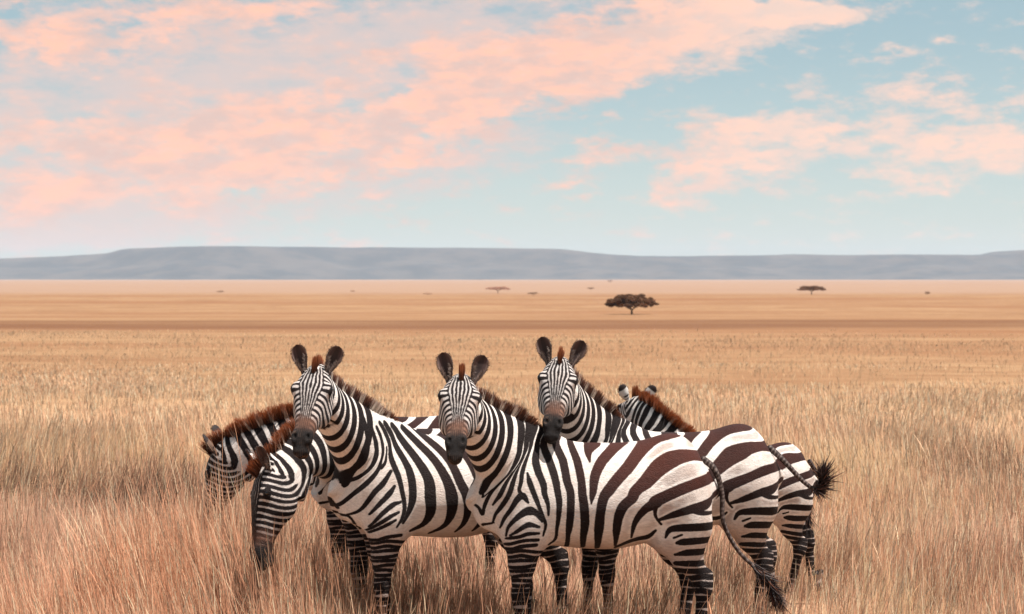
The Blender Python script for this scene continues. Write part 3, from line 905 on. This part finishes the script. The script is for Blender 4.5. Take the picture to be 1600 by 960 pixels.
# far left with the bristling mane
a = Place(-.69, 12.1, 4)
add_zebra('leftmost zebra behind the grazing one, head lowered, thick rust-tipped mane bristling along its neck', a.loc, a.yaw,
          Pose(a.p((-1.75, 11.85, 1.02)), a.d((-.22, .25, -.92)), a.d((-.88, .10, .30)), a.d((-.93, -.10, -.20)), legs=(0, 3, 0, 2), lift=.15),
          R_MAIN, 5, .018, brown=.5, rust=.95, mane_len=.095)
# grazing
a = Place(-.50, 11.15, 10)
add_zebra('grazing zebra with its head down in the grass, in front of the leftmost zebra', a.loc, a.yaw,
          Pose(a.p((-1.29, 10.50, 1.04)), a.d((-.10, -.22, -.95)), a.d((-.88, -.45, .10)), a.d((-.55, -.60, -.50)), legs=(0, 4, 0, 3), lift=.3),
          R_MAIN, 6, .018, brown=.4, rust=.7, mane_len=.085)
print('herd', round(time.time()-T0, 1))

# ================================================================== LAND
NT1, NT2, NG1, NG2, NG3 = VNoise(21), VNoise(22), VNoise(23), VNoise(24), VNoise(25)
def ground_z(x, y):
    d = np.sqrt(np.asarray(x, float)**2*.15+np.asarray(y, float)**2)
    z = -6.5*np.clip((d-22)/428, 0, 1)
    z = z - .25*(1-np.exp(-((d-22)/60)**2))*0
    und = (NT1.fbm(np.asarray(x)/23, np.asarray(y)/17)-.5)*.10*ss(13, 35, d) + (NT2.fbm(np.asarray(x)/160, np.asarray(y)/90)-.5)*.55*ss(60, 200, d)
    return z+und
def ground_material():
    m, nt, out = new_mat('savanna_ground'); B = NB(nt)
    pos = B.n('ShaderNodeNewGeometry').outputs['Position']
    def mp(sx, sy, off=0):
        x = B.n('ShaderNodeMapping'); B.link(pos, x.inputs[0]); x.inputs['Scale'].default_value = (sx, sy, 0); x.inputs['Location'].default_value = (off, off*.7, 0); return x.outputs[0]
    n1 = B.noise(mp(.0035, .010), 1, 5, .6).outputs[0]
    n2 = B.noise(mp(.03, .055, 5), 1, 7, .70).outputs[0]
    n3 = B.noise(mp(.35, .6, 9), 1, 4, .6).outputs[0]
    n4 = B.noise(mp(3.2, 3.2, 2), 1, 3, .6).outputs[0]
    base = B.mix(B.smooth(n2, .36, .62), rgb(.34, .185, .100), rgb(.48, .300, .170))
    base = B.mix(B.math('MULTIPLY', B.smooth(n1, .44, .66), .8), base, rgb(.33, .155, .080))
    n5 = B.noise(mp(.085, .16, 13), 1, 5, .65).outputs[0]
    base = B.mix(B.math('MULTIPLY', B.smooth(n5, .50, .70), .5), base, rgb(.27, .125, .065))
    base = B.mix(B.math('MULTIPLY', B.smooth(n3, .42, .70), .55), base, rgb(.27, .135, .07))
    base = B.mix(B.math('MULTIPLY', B.smooth(n4, .5, .75), .35), base, rgb(.30, .14, .07))
    # a darker brown strip of ground running across
    sx = B.n('ShaderNodeSeparateXYZ'); B.link(pos, sx.inputs[0])
    wob = B.noise(mp(.006, 0.0, 3), 1, 4, .6).outputs[0]
    yy = B.math('ADD', sx.outputs[1], B.math('MULTIPLY_ADD', wob, 110, B.math('MULTIPLY', sx.outputs[0], -.28)))
    band = B.math('MULTIPLY', B.smooth(yy, 205, 245), B.smooth(yy, 345, 290))
    ntx = B.noise(mp(.012, .09, 7), 1, 4, .6).outputs[0]
    band = B.math('MULTIPLY', band, B.smooth(ntx, .15, .62))
    base = B.mix(B.math('MULTIPLY', band, .85), base, rgb(.20, .092, .050))
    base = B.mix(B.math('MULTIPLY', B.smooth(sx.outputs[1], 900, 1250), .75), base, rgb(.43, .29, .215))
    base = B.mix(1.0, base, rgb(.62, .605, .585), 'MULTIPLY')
    litter = B.smooth(sx.outputs[1], 42, 18)
    base = B.mix(B.math('MULTIPLY', litter, .8), base, B.mix(n4, rgb(.48, .27, .16), rgb(.62, .40, .26)))
    p = B.n('ShaderNodeBsdfPrincipled'); B.link(base, p.inputs['Base Color']); p.inputs['Roughness'].default_value = .95; p.inputs['Specular IOR Level'].default_value = .05
    b = B.n('ShaderNodeBump'); b.inputs['Strength'].default_value = .5; b.inputs['Distance'].default_value = .25
    B.link(B.math('ADD', n3, n4), b.inputs['Height']); B.link(b.outputs[0], p.inputs['Normal'])
    B.link(p.outputs[0], out.inputs[0]); return m
def grid(xs, ys, zf):
    X, Y = np.meshgrid(xs, ys, indexing='ij'); Z = zf(X, Y)
    V = np.stack([X.ravel(), Y.ravel(), Z.ravel()], 1); ny = len(ys)
    i = np.arange(len(xs)-1)[:, None]*ny+np.arange(ny-1)[None, :]; i = i.ravel()
    return V, np.stack([i, i+ny, i+ny+1, i+1], 1)
u = np.linspace(-1, 1, 241); gx = np.sinh(u*6.2)/np.sinh(6.2)*8000
u = np.linspace(0, 1, 340); gy = np.concatenate([-np.geomspace(2000, 8, 30), np.linspace(-4, 5, 8), 6*(14000/6)**u])
gv, gf = grid(gx, gy, ground_z)
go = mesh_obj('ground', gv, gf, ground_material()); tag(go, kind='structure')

# hills
hx = np.array([-8200, -6200, -4700, -3200, -2840, -2560, -2460, -2040, -1040, -40, 320, 640, 800, 1400, 1800, 2400, 3040, 3160, 3600, 4600, 6000, 8200.])
hp = np.array([418, 405, 415, 404, 400, 394.5, 388.5, 385.5, 385.5, 386.5, 388.5, 398, 401, 399.5, 397.5, 398.5, 398.5, 391.5, 388, 400, 392, 405.])
def hill_z(x, y):
    cz = 2.1+(435-np.interp(x, hx, hp))*4.0
    n = VNoise(31); m = VNoise(32)
    cz = cz+(n.fbm(x/260, x*0+1, 3)-.5)*9
    f = np.clip((y-10700-(n(x/900, x*0)-.5)*700)/(1250), 0, 1)
    prof = .55*ss(0, .8, f)+.45*ss(.62, 1.0, f)
    gul = (m.fbm(x/240, y/420, 4)-.5)*60*np.sin(np.pi*np.clip(f, 0, 1))
    back = ss(13900, 12600, y)
    return -9+(cz+9+0*gul)*prof*back+gul
m, nt, out = new_mat('hill_scrub'); B = NB(nt)
pos = B.n('ShaderNodeNewGeometry').outputs['Position']
nz = B.noise(pos, .004, 6, .65).outputs[0]
p = B.n('ShaderNodeBsdfPrincipled'); B.link(B.mix(B.smooth(nz, .38, .62), rgb(.016, .024, .028), rgb(.055, .050, .046)), p.inputs['Base Color']); p.inputs['Roughness'].default_value = .95
B.link(p.outputs[0], out.inputs[0])
hv, hf = grid(np.linspace(-7900, 7900, 420), np.linspace(10400, 13950, 60), hill_z)
tag(mesh_obj('hills', hv, hf, m), kind='structure')

# ---- grass
def make_blades(count, y0, y1, width_fac, hmean, seed, dens_pow=1.0, wmin=.0028, margin=1.2, tuftiness=.5, fade=None, far=False):
    g = np.random.default_rng(seed)
    n0 = int(count*2.2)
    # even density over the wedge in view
    yy = np.sqrt(g.uniform(y0*y0, y1*y1, n0)); half = yy*.275+margin
    xx = g.uniform(-1, 1, n0)*half
    # tussocks
    pat = NG1.fbm(xx*1.9, yy*1.9, 2)*.6+NG2.fbm(xx*.5, yy*.35, 2)*.4
    keep = g.random(n0) < np.clip((pat-.5)*2.4*tuftiness*2+.55, .08, 1)
    edge = yy*(1+(NG2.fbm(xx*.10+60, yy*.12, 3)-.5)*1.1)
    if fade: keep &= g.random(n0) < ss(fade, 16, edge)
    if far: keep &= g.random(n0) < ss(150, 50, edge)
    xx, yy = xx[keep][:count], yy[keep][:count]; n = len(xx)
    tus = NG1.fbm(xx*1.9, yy*1.9, 2)
    big = NG2.fbm(xx*.35+4, yy*.22, 3)
    hgt = hmean*(.7+.5*tus)*(.78+.5*NG3.fbm(xx*.25, yy*.25, 2))*g.uniform(.35, 1.3, n)
    if fade: hgt *= .35+.65*ss(fade, 16, yy)
    # taller in front of the leftmost animals, a lower trodden patch none
    hgt *= 1+.95*np.exp(-((xx+1.75)/.7)**2-((yy-10.9)/1.0)**2)+.95*np.exp(-((xx+1.32)/.30)**2-((yy-9.9)/.5)**2)
    hgt *= 1-.30*ss(8.0, 8.4, yy)*ss(10.6, 10.0, yy)*ss(-1.1, -.7, xx)*ss(2.4, 2.0, xx)*(g.random(n) < .9)
    hgt *= 1+.4*np.exp(-((xx+3.12)/.4)**2-((yy-16.4)/1.1)**2)
    seedhead = g.random(n) < .20
    hgt = np.where(seedhead, hgt*1.22+.05, hgt)
    wd = np.maximum(wmin, yy*width_fac)*g.uniform(.6, 1.25, n)
    bend = np.abs(g.normal(.0, .13, n))*hgt+.01; ba = g.uniform(0, 2*np.pi, n)
    wind = (NG3(xx*.6+40, yy*.4)-.5)*.30*hgt + g.normal(0, .07, n)*hgt
    bx, by = np.cos(ba)*bend+wind, np.sin(ba)*bend
    fa = g.uniform(-1.3, 1.3, n); wx, wy = np.cos(fa)*wd*.5, np.sin(fa)*wd*.5
    z0 = ground_z(xx, yy)-.01
    hs_ = np.array([0, .45, .84]); V = np.zeros((n, 7, 3))
    ws = np.where(seedhead[:, None], np.array([[.7, .6, 1.35]]), np.array([[1.0, .9, .55]]))
    for k in range(3):
        f = hs_[k]; c = f*f
        for j, sg in ((0, -1), (1, 1)):
            V[:, k*2+j, 0] = xx+bx*c+sg*wx*ws[:, k]; V[:, k*2+j, 1] = yy+by*c+sg*wy*ws[:, k]; V[:, k*2+j, 2] = z0+hgt*f
    V[:, 6, 0] = xx+bx; V[:, 6, 1] = yy+by; V[:, 6, 2] = z0+hgt
    straw = np.array([.95, .61, .33]); peach = np.array([.95, .51, .34]); rust = np.array([.70, .33, .19]); dk = np.array([.26, .12, .07]); pale = np.array([.94, .72, .48])
    a = ss(.38, .62, big+g.normal(0, .07, n))[:, None]
    c = straw*(1-a)+peach*a
    rr = ss(.50, .68, NG3.fbm(xx*.8+11, yy*.5+3, 3)+g.normal(0, .08, n))[:, None]
    c = c*(1-rr)+rust*rr
    dd = ss(.60, .72, NG2.fbm(xx*.9+31, yy*.5+7, 3)+g.normal(0, .06, n))[:, None]*.7
    # the dark tussock left of the herd
    dd = np.maximum(dd, np.clip(np.exp(-((xx+3.12)/.36)**2-((yy-16.4)/1.1)**2)*1.3+.6*np.exp(-((xx+3.75)/.35)**2-((yy-16.9)/.9)**2)+.5*np.exp(-((xx-4.65)/.6)**2-((yy-19)/1.6)**2), 0, .9)[:, None]*(g.random(n) < .7)[:, None])
    c = c*(1-dd)+dk*dd
    r = g.random(n)
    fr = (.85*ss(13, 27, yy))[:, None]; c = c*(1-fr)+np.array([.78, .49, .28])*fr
    if not far: c = np.where((r < .20)[:, None], pale, c); c = np.where((r > .90)[:, None], rust*.9, c)
    if far:
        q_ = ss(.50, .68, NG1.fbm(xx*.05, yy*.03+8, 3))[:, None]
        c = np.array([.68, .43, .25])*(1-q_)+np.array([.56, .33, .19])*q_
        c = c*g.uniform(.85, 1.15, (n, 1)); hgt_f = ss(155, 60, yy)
    clump = np.clip(np.exp(-((xx+3.12)/.40)**2-((yy-16.4)/1.2)**2)*1.2+.6*np.exp(-((xx+3.75)/.35)**2-((yy-16.9)/.9)**2)+.5*np.exp(-((xx-4.65)/.6)**2-((yy-19)/1.6)**2)+.45*np.exp(-((xx+4.6)/.7)**2-((yy-18)/1.2)**2), 0, .9)
    cm = (g.random(n) < clump*.85)[:, None]
    c = np.where(cm, dk*g.uniform(.15, .75, (n, 1)), c)
    c = c*np.where(g.random(n) < (.0 if far else .16), g.uniform(.35, .6, n), g.uniform(.8, 1.2, n))[:, None]
    c = np.clip(c, 0, .94)
    Cc = np.repeat(c[:, None, :], 7, 1)
    sh = np.array([.62, .33, .20]); Cc[:, 4:6][seedhead] = Cc[:, 4:6][seedhead]*.5+sh*.5
    b = np.arange(n)[:, None]*7
    q = np.concatenate([b+np.array([[0, 1, 3, 2]]), b+np.array([[2, 3, 5, 4]])]); t = b+np.array([[4, 5, 6]])
    return V.reshape(-1, 3), q, t, Cc.reshape(-1, 3)
M_GRASS = attr_material('dry_grass', .75, transl=.50, spec=.12)
_nt = M_GRASS.node_tree; B = NB(_nt)
_g = B.n('ShaderNodeNewGeometry'); _a = B.n('ShaderNodeVectorMath', operation='MULTIPLY_ADD'); B.link(_g.outputs['Normal'], _a.inputs[0]); _a.inputs[1].default_value = (.32, .32, .32); _a.inputs[2].default_value = (0, -.10, .95)
_n = B.n('ShaderNodeVectorMath', operation='NORMALIZE'); B.link(_a.outputs[0], _n.inputs[0])
for _x in _nt.nodes:
    if _x.type == 'BSDF_PRINCIPLED': B.link(_n.outputs[0], _x.inputs['Normal'])
    if _x.type == 'BSDF_TRANSLUCENT':
        _b = B.n('ShaderNodeVectorMath', operation='MULTIPLY_ADD'); B.link(_g.outputs['Normal'], _b.inputs[0]); _b.inputs[1].default_value = (.40, .40, .40); _b.inputs[2].default_value = (0, 0, -.95)
        _m = B.n('ShaderNodeVectorMath', operation='NORMALIZE'); B.link(_b.outputs[0], _m.inputs[0]); B.link(_m.outputs[0], _x.inputs['Normal'])
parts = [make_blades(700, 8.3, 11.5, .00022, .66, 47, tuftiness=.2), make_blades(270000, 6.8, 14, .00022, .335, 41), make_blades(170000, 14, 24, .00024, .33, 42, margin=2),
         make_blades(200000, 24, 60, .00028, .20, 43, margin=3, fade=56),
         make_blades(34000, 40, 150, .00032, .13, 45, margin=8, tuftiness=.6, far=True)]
off = 0; VV = []; QQ = []; TT = []; CC = []
for v, q, t, c in parts:
    VV.append(v); QQ.append(q+off); TT.append(t+off); CC.append(c); off += len(v)
gr = mesh_obj('tall_dry_grass', np.concatenate(VV), [np.concatenate(QQ), np.concatenate(TT)], M_GRASS, smooth=False, attrs={'col': np.concatenate(CC)})
tag(gr, 'tall dry straw and rust coloured savanna grass around the zebras', 'grass', kind='stuff')
print('grass', off, round(time.time()-T0, 1))

# ---- trees
M_BARK = plain_material('acacia_bark', (.16, .10, .07), .9, 3)
M_LEAF = attr_material('acacia_leaf', .7, transl=.25, spec=.2)
def limb(V, F, a, b, ra, rb, m=7):
    a, b = np.array(a), np.array(b); d = b-a; d /= np.linalg.norm(d); s = np.cross(d, [.3, .9, .2]); s /= np.linalg.norm(s); t = np.cross(d, s); o = len(V)
    for p, r in ((a, ra), (b, rb)):
        for j in range(m): th = 2*math.pi*j/m; V.append(p+(s*math.cos(th)+t*math.sin(th))*r)
    for j in range(m): F.append((o+j, o+(j+1) % m, o+m+(j+1) % m, o+m+j))
def tree(name, label, cat, px, base, w, h, seed, Y=None, leaves=5000, sparse=1.0, col=(.135, .072, .038), group='acacias and bushes scattered over the far plain', crown_h=.55, fork=.32, bush=False):
    g = np.random.default_rng(seed)
    if Y is None: Y = 8.6*3000/(base-435)
    X = (px-800)/3000*Y; W = w/3000*Y; Ht = h/3000*Y; z0 = float(ground_z(np.array(X), np.array(Y)))
    zb = CAM_Z-(base-435)/3000*Y
    root = bpy.data.objects.new(name, None); COL.objects.link(root); root.location = (X, Y, z0-.05); tag(root, label, cat, group)
    extra = max(0, zb-z0); Ht += extra*0
    V = []; F = []; r0 = Ht*.045
    nodes = []
    tp = np.array([g.normal(0, .02)*Ht, 0, Ht*fork])
    limb(V, F, (0, 0, -.1), tp, r0*1.25, r0*.9)
    nl = 3 if bush else 6
    for k in range(nl):
        th = 2*math.pi*(k+g.uniform(-.3, .3))/nl; rad = W*.5*g.uniform(.35, .55)
        p1 = tp+np.array([math.cos(th)*rad*.45, math.sin(th)*rad*.45, Ht*(1-crown_h-fork)*.7+Ht*.1])
        limb(V, F, tp, p1, r0*.6, r0*.42)
        for j in range(3):
            t2 = th+g.uniform(-.6, .6); r2 = W*.5*g.uniform(.45, .92)
            p2 = np.array([math.cos(t2)*r2, math.sin(t2)*r2, Ht*(1-crown_h*.62)+g.uniform(-.02, .08)*Ht])
            limb(V, F, p1, p2, r0*.40, r0*.16); nodes.append(p2)
    mesh_obj('trunk', np.array(V), np.array(F), M_BARK, root)
    # crown: flat pads of small leaf faces
    pads = []
    npad = max(14, int(130*min(1, W/10)))
    for k in range(npad):
        th = g.uniform(0, 2*math.pi); rr = math.sqrt(g.uniform(0, 1))*.43*W
        dome = 1-(rr/(.5*W))**2
        z = Ht*(1-crown_h)+Ht*crown_h*(.14+.70*min(1, dome*1.5)*g.uniform(.1, 1.0))
        pads.append((math.cos(th)*rr, math.sin(th)*rr, z, W*g.uniform(.045, .085), Ht*crown_h*g.uniform(.10, .17)))
    for s_ in (-1, 1): pads.append((s_*W*.46, 0, Ht*(1-crown_h*.72), W*.05, Ht*.05))
    n = int(leaves*sparse); pi = g.integers(0, len(pads), n); pd = np.array(pads)[pi]
    dd = g.normal(0, 1, (n, 3)); dd /= np.linalg.norm(dd, axis=1)[:, None]; dd *= g.uniform(.55, 1, (n, 1))
    c = pd[:, :3]+dd*np.stack([pd[:, 3], pd[:, 3], pd[:, 4]], 1)
    sz = max(.08, W*.011)*g.uniform(.6, 1.4, n)
    a = g.normal(0, 1, (n, 3)); a /= np.linalg.norm(a, axis=1)[:, None]; b = np.cross(a, g.normal(0, 1, (n, 3))); b /= np.linalg.norm(b, axis=1)[:, None]
    Vv = np.stack([c-a*sz[:, None], c+b*sz[:, None]*.6, c+a*sz[:, None], c-b*sz[:, None]*.6], 1).reshape(-1, 3)
    cc = np.array(col)*g.uniform(.6, 1.5, (n, 1)); cc = np.where((g.random(n) < .25)[:, None], cc*np.array([1.5, .95, .7]), cc)
    cc = cc*(.75+.5*(pi % 5)/4)[:, None]
    mesh_obj('crown', Vv, np.arange(n*4).reshape(-1, 4), M_LEAF, root, smooth=False, attrs={'col': np.repeat(cc, 4, 0)})
    return root
tree('acacia_tree', 'large flat-topped acacia standing alone on the plain above the front zebra', 'tree', 987, 492, 84, 34, 1, Y=450, leaves=40000, crown_h=.70, fork=.22)
tree('acacia_tree', 'flat thin acacia far out on the right of the plain', 'tree', 1268, 461, 46, 15, 2, leaves=9000, crown_h=.62, fork=.35)
tree('acacia_tree', 'small flat acacia far off, left of the large lone acacia', 'tree', 833, 462, 20, 6, 3, leaves=1500, crown_h=.6, fork=.3)
tree('acacia_tree', 'tiny acacia far off just above and left of the large lone acacia', 'tree', 923, 454, 14, 5, 4, leaves=1200, crown_h=.6, fork=.3)
tree('acacia_tree', 'tiny acacia at the foot of the hills above the large lone acacia', 'tree', 953, 440, 10, 5, 5, Y=3600, leaves=1500, crown_h=.7, fork=.2)
tree('low_bush', 'round dark bush alone near the right edge of the plain', 'bush', 1449, 461, 10, 6, 6, leaves=1200, crown_h=.85, fork=.1, bush=True)
tree('low_bush', 'small low bush far off on the left of the plain', 'bush', 344, 458, 15, 4, 7, leaves=900, col=(.16, .10, .06), crown_h=.8, fork=.1, bush=True)
tree('low_bush', 'faint low bush far off near the middle left of the plain', 'bush', 551, 457, 9, 3, 8, leaves=500, col=(.22, .14, .09), crown_h=.8, fork=.1, bush=True)
tree('low_bush', 'faint low bush far off, right of the faint middle-left bush', 'bush', 668, 461, 18, 4, 9, leaves=700, col=(.24, .15, .10), crown_h=.8, fork=.1, bush=True)
tree('acacia_tree', 'wide acacia, haze put into its pale crown colour, above the front zebra', 'tree', 778, 459, 42, 11, 10, leaves=3000, col=(.34, .20, .15), crown_h=.5, fork=.35)  # distance haze is put into the pale crown colour

# ---- haze
hz_lo = np.array([-8400., -2400., -12.]); hz_hi = np.array([8400., 14400., 235.])
c8 = np.array([[x, y, z] for x in (0, 1) for y in (0, 1) for z in (0, 1)], float)*(hz_hi-hz_lo)+hz_lo
m, nt, out = new_mat('haze_air'); B = NB(nt)
v = B.n('ShaderNodeVolumePrincipled'); v.inputs['Color'].default_value = rgb(.70, .82, 1.0); v.inputs['Density'].default_value = .31e-4; v.inputs['Anisotropy'].default_value = .0
B.link(v.outputs[0], out.inputs['Volume'])
tag(mesh_obj('haze', c8, np.array([[0, 1, 3, 2], [4, 6, 7, 5], [0, 4, 5, 1], [2, 3, 7, 6], [0, 2, 6, 4], [1, 5, 7, 3]]), m, smooth=False), kind='stuff')

# ================================================================== SKY AND LIGHT
SUN_EL, SUN_AZ = 71.0, 98.0     # azimuth from +y (view direction) clockwise: behind and right of the camera
sd = np.array([math.cos(R(SUN_EL))*math.sin(R(SUN_AZ)), math.cos(R(SUN_EL))*math.cos(R(SUN_AZ)), math.sin(R(SUN_EL))])
sun = bpy.data.lights.new('sun', 'SUN'); sun.energy = 5.0; sun.angle = R(.6); sun.color = (1.0, .93, .86)
so = bpy.data.objects.new('sun', sun); COL.objects.link(so)
so.rotation_euler = Vector(sd.tolist()).to_track_quat('Z', 'Y').to_euler(); so.location = (20, -20, 60)

w = bpy.data.worlds.new('World'); SC.world = w; w.use_nodes = True
nt = w.node_tree; nt.nodes.clear(); B = NB(nt)
out = nt.nodes.new('ShaderNodeOutputWorld'); bg = nt.nodes.new('ShaderNodeBackground')
sky = B.n('ShaderNodeTexSky', sky_type='NISHITA'); sky.sun_disc = False; sky.sun_elevation = R(SUN_EL); sky.sun_rotation = R(SUN_AZ); sky.dust_density = .8; sky.air_density = 1.0
SKS = .10
dirn = B.n('ShaderNodeTexCoord').outputs['Generated']
sp = B.n('ShaderNodeSeparateXYZ'); B.link(dirn, sp.inputs[0])
az = B.math('ARCTAN2', sp.outputs[0], sp.outputs[1])
hor = B.math('SQRT', B.math('ADD', B.math('MULTIPLY', sp.outputs[0], sp.outputs[0]), B.math('MULTIPLY', sp.outputs[1], sp.outputs[1])))
el = B.math('DIVIDE', sp.outputs[2], B.math('MAXIMUM', hor, .001))
cx = B.n('ShaderNodeCombineXYZ'); B.link(az, cx.inputs[0]); B.link(el, cx.inputs[1])
uv = cx.outputs[0]
# streaky warp, clouds drawn out along a slant
def ns(scale, sx, sy, rot, detail=5, rough=.55, off=(0, 0)):
    mp = B.n('ShaderNodeMapping'); B.link(uv, mp.inputs[0]); mp.inputs['Rotation'].default_value = (0, 0, rot); mp.inputs['Scale'].default_value = (sx, sy, 1); mp.inputs['Location'].default_value = (off[0], off[1], 0)
    return B.noise(mp.outputs[0], scale, detail, rough)
wn = ns(26, 1, 1.6, R(-8), 3)
vm = B.n('ShaderNodeVectorMath', operation='SCALE'); B.link(B.math('SUBTRACT', wn.outputs[0], .5), vm.inputs['Scale']); 
vm.inputs[0].default_value = (.085, .045, 0)
vw = B.n('ShaderNodeVectorMath', operation='ADD'); B.link(uv, vw.inputs[0]); B.link(vm.outputs[0], vw.inputs[1])
uvw = vw.outputs[0]
def blob(cx_, cy_, rx, ry, ang, amp):
    """soft elliptic cloud bank at an azimuth and height (in sheet units, 3000 per radian)"""
    mp = B.n('ShaderNodeMapping', vector_type='TEXTURE'); B.link(uvw, mp.inputs[0])
    mp.inputs['Location'].default_value = ((cx_-800)/3000, (435-cy_)/3000, 0); mp.inputs['Rotation'].default_value = (0, 0, R(ang)); mp.inputs['Scale'].default_value = (rx/3000, ry/3000, 1)
    g = B.n('ShaderNodeTexGradient', gradient_type='SPHERICAL'); B.link(mp.outputs[0], g.inputs[0])
    return B.math('MULTIPLY', B.math('POWER', g.outputs[1], .75), amp)
def total(bl):
    t = None
    for b in bl:
        v = blob(*b); t = v if t is None else B.math('ADD', t, v)
    return t
bright = total([(1010, 62, 400, 75, 11, 1.25), (820, 130, 260, 75, 14, 1.0), (1215, 22, 150, 36, -4, 1.2), (650, 95, 220, 45, 6, .7), (60, 60, 170, 60, -6, .8), (250, 60, 240, 70, 8, .55),
                (250, 235, 380, 95, 9, .85), (520, 215, 300, 85, 9, .7), (60, 330, 160, 40, 14, .8), (640, 250, 170, 36, 12, .55), (400, 10, 250, 35, 0, .55), (380, 300, 200, 40, 8, .5),
                (1420, 215, 300, 95, 4, .62), (1150, 215, 140, 60, -10, .75), (1090, 285, 120, 55, 8, .7), (1400, 84, 60, 18, -8, .6), (960, 235, 80, 32, 0, .5), (1540, 240, 180, 60, 12, .5), (880, 295, 90, 22, 3, .35)])
veil = total([(330, 140, 720, 250, 7, 1.3), (60, 310, 480, 90, 0, .6), (760, 60, 300, 110, 8, .6), (1400, 200, 320, 130, 4, .55), (1100, 270, 240, 80, 0, .5), (700, 260, 320, 100, 8, .6), (120, 375, 480, 60, 0, .75)])
fb = ns(30, 1, 2.6, R(-9), 8, .62)
fc = ns(75, 1, 2.2, R(-14), 7, .62, (3, 1))
nmix = B.math('ADD', B.math('MULTIPLY', fb.outputs[0], .62), B.math('MULTIPLY', fc.outputs[0], .38))
bm = B.smooth(B.math('ADD', bright, B.math('MULTIPLY', B.math('SUBTRACT', nmix, .5), 3.8)), .0, .95)
vmk = B.smooth(B.math('ADD', veil, B.math('MULTIPLY', B.math('SUBTRACT', nmix, .52), 3.0)), .10, 1.1)
# generic cloud cover away from the view
gen = B.smooth(B.noise(dirn, 2.2, 6, .6).outputs[0], .45, .70)
absaz = B.math('ABSOLUTE', az)
away = B.math('MAXIMUM', B.smooth(absaz, .30, .5), B.smooth(el, .20, .4))
bm = B.math('MULTIPLY', bm, B.math('SUBTRACT', 1.0, away))
vmk = B.math('MAXIMUM', B.math('MULTIPLY', vmk, B.math('SUBTRACT', 1.0, away)), B.math('MULTIPLY', gen, B.math('MULTIPLY', away, .3)))
skyc = B.mix(1.0, sky.outputs[0], rgb(.57, .61, .585), 'MULTIPLY')
skyc = B.mix(.65, skyc, B.mix(B.smooth(el, -.01, .15), rgb(.38/SKS, .425/SKS, .425/SKS), rgb(.205/SKS, .285/SKS, .31/SKS)))
# paler towards the skyline
CL = .545/SKS
shn = B.smooth(ns(34, 1, 2.4, R(-12), 7, .6, (.012, .05)).outputs[0], .36, .64)
clb = B.mix(shn, rgb(.80*CL, .56*CL, .49*CL), rgb(1.16*CL, .62*CL, .45*CL))
clb = B.mix(B.math('MULTIPLY', B.smooth(az, .02, .16), .6), clb, rgb(1.06*CL, .78*CL, .64*CL))
clb = B.mix(B.math('MULTIPLY', B.smooth(fc.outputs[0], .50, .68), .30), clb, rgb(.78*CL, .66*CL, .62*CL))
clv = B.mix(fb.outputs[0], rgb(.66*CL, .60*CL, .60*CL), rgb(.90*CL, .62*CL, .54*CL))
c = B.mix(B.math('MULTIPLY', vmk, .80), skyc, clv)
c = B.mix(B.math('MULTIPLY', bm, .92), c, clb)
B.link(c, bg.inputs[0]); bg.inputs[1].default_value = SKS
B.link(bg.outputs[0], out.inputs[0])
w.cycles.sampling_method = 'MANUAL'; w.cycles.sample_map_resolution = 512

# ================================================================== CAMERA
cam = bpy.data.cameras.new('camera'); co = bpy.data.objects.new('camera', cam); COL.objects.link(co)
co.location = (0, 0, CAM_Z); co.rotation_euler = (R(90)-math.atan(45/3000), 0, 0)
cam.lens = 67.5; cam.sensor_width = 36; cam.clip_start = .1; cam.clip_end = 40000
cam.dof.use_dof = True; cam.dof.focus_distance = 10.2; cam.dof.aperture_fstop = 6.3
SC.camera = co
SC.view_settings.view_transform = 'Standard'; SC.view_settings.look = 'None'; SC.view_settings.exposure = .90; SC.view_settings.gamma = 1
SC.cycles.use_denoising = True
SC.cycles.max_bounces = 6; SC.cycles.diffuse_bounces = 3; SC.cycles.glossy_bounces = 2; SC.cycles.transmission_bounces = 3; SC.cycles.volume_bounces = 1; SC.cycles.transparent_max_bounces = 6
SC.cycles.sample_clamp_indirect = 4
print('script', round(time.time()-T0, 1))
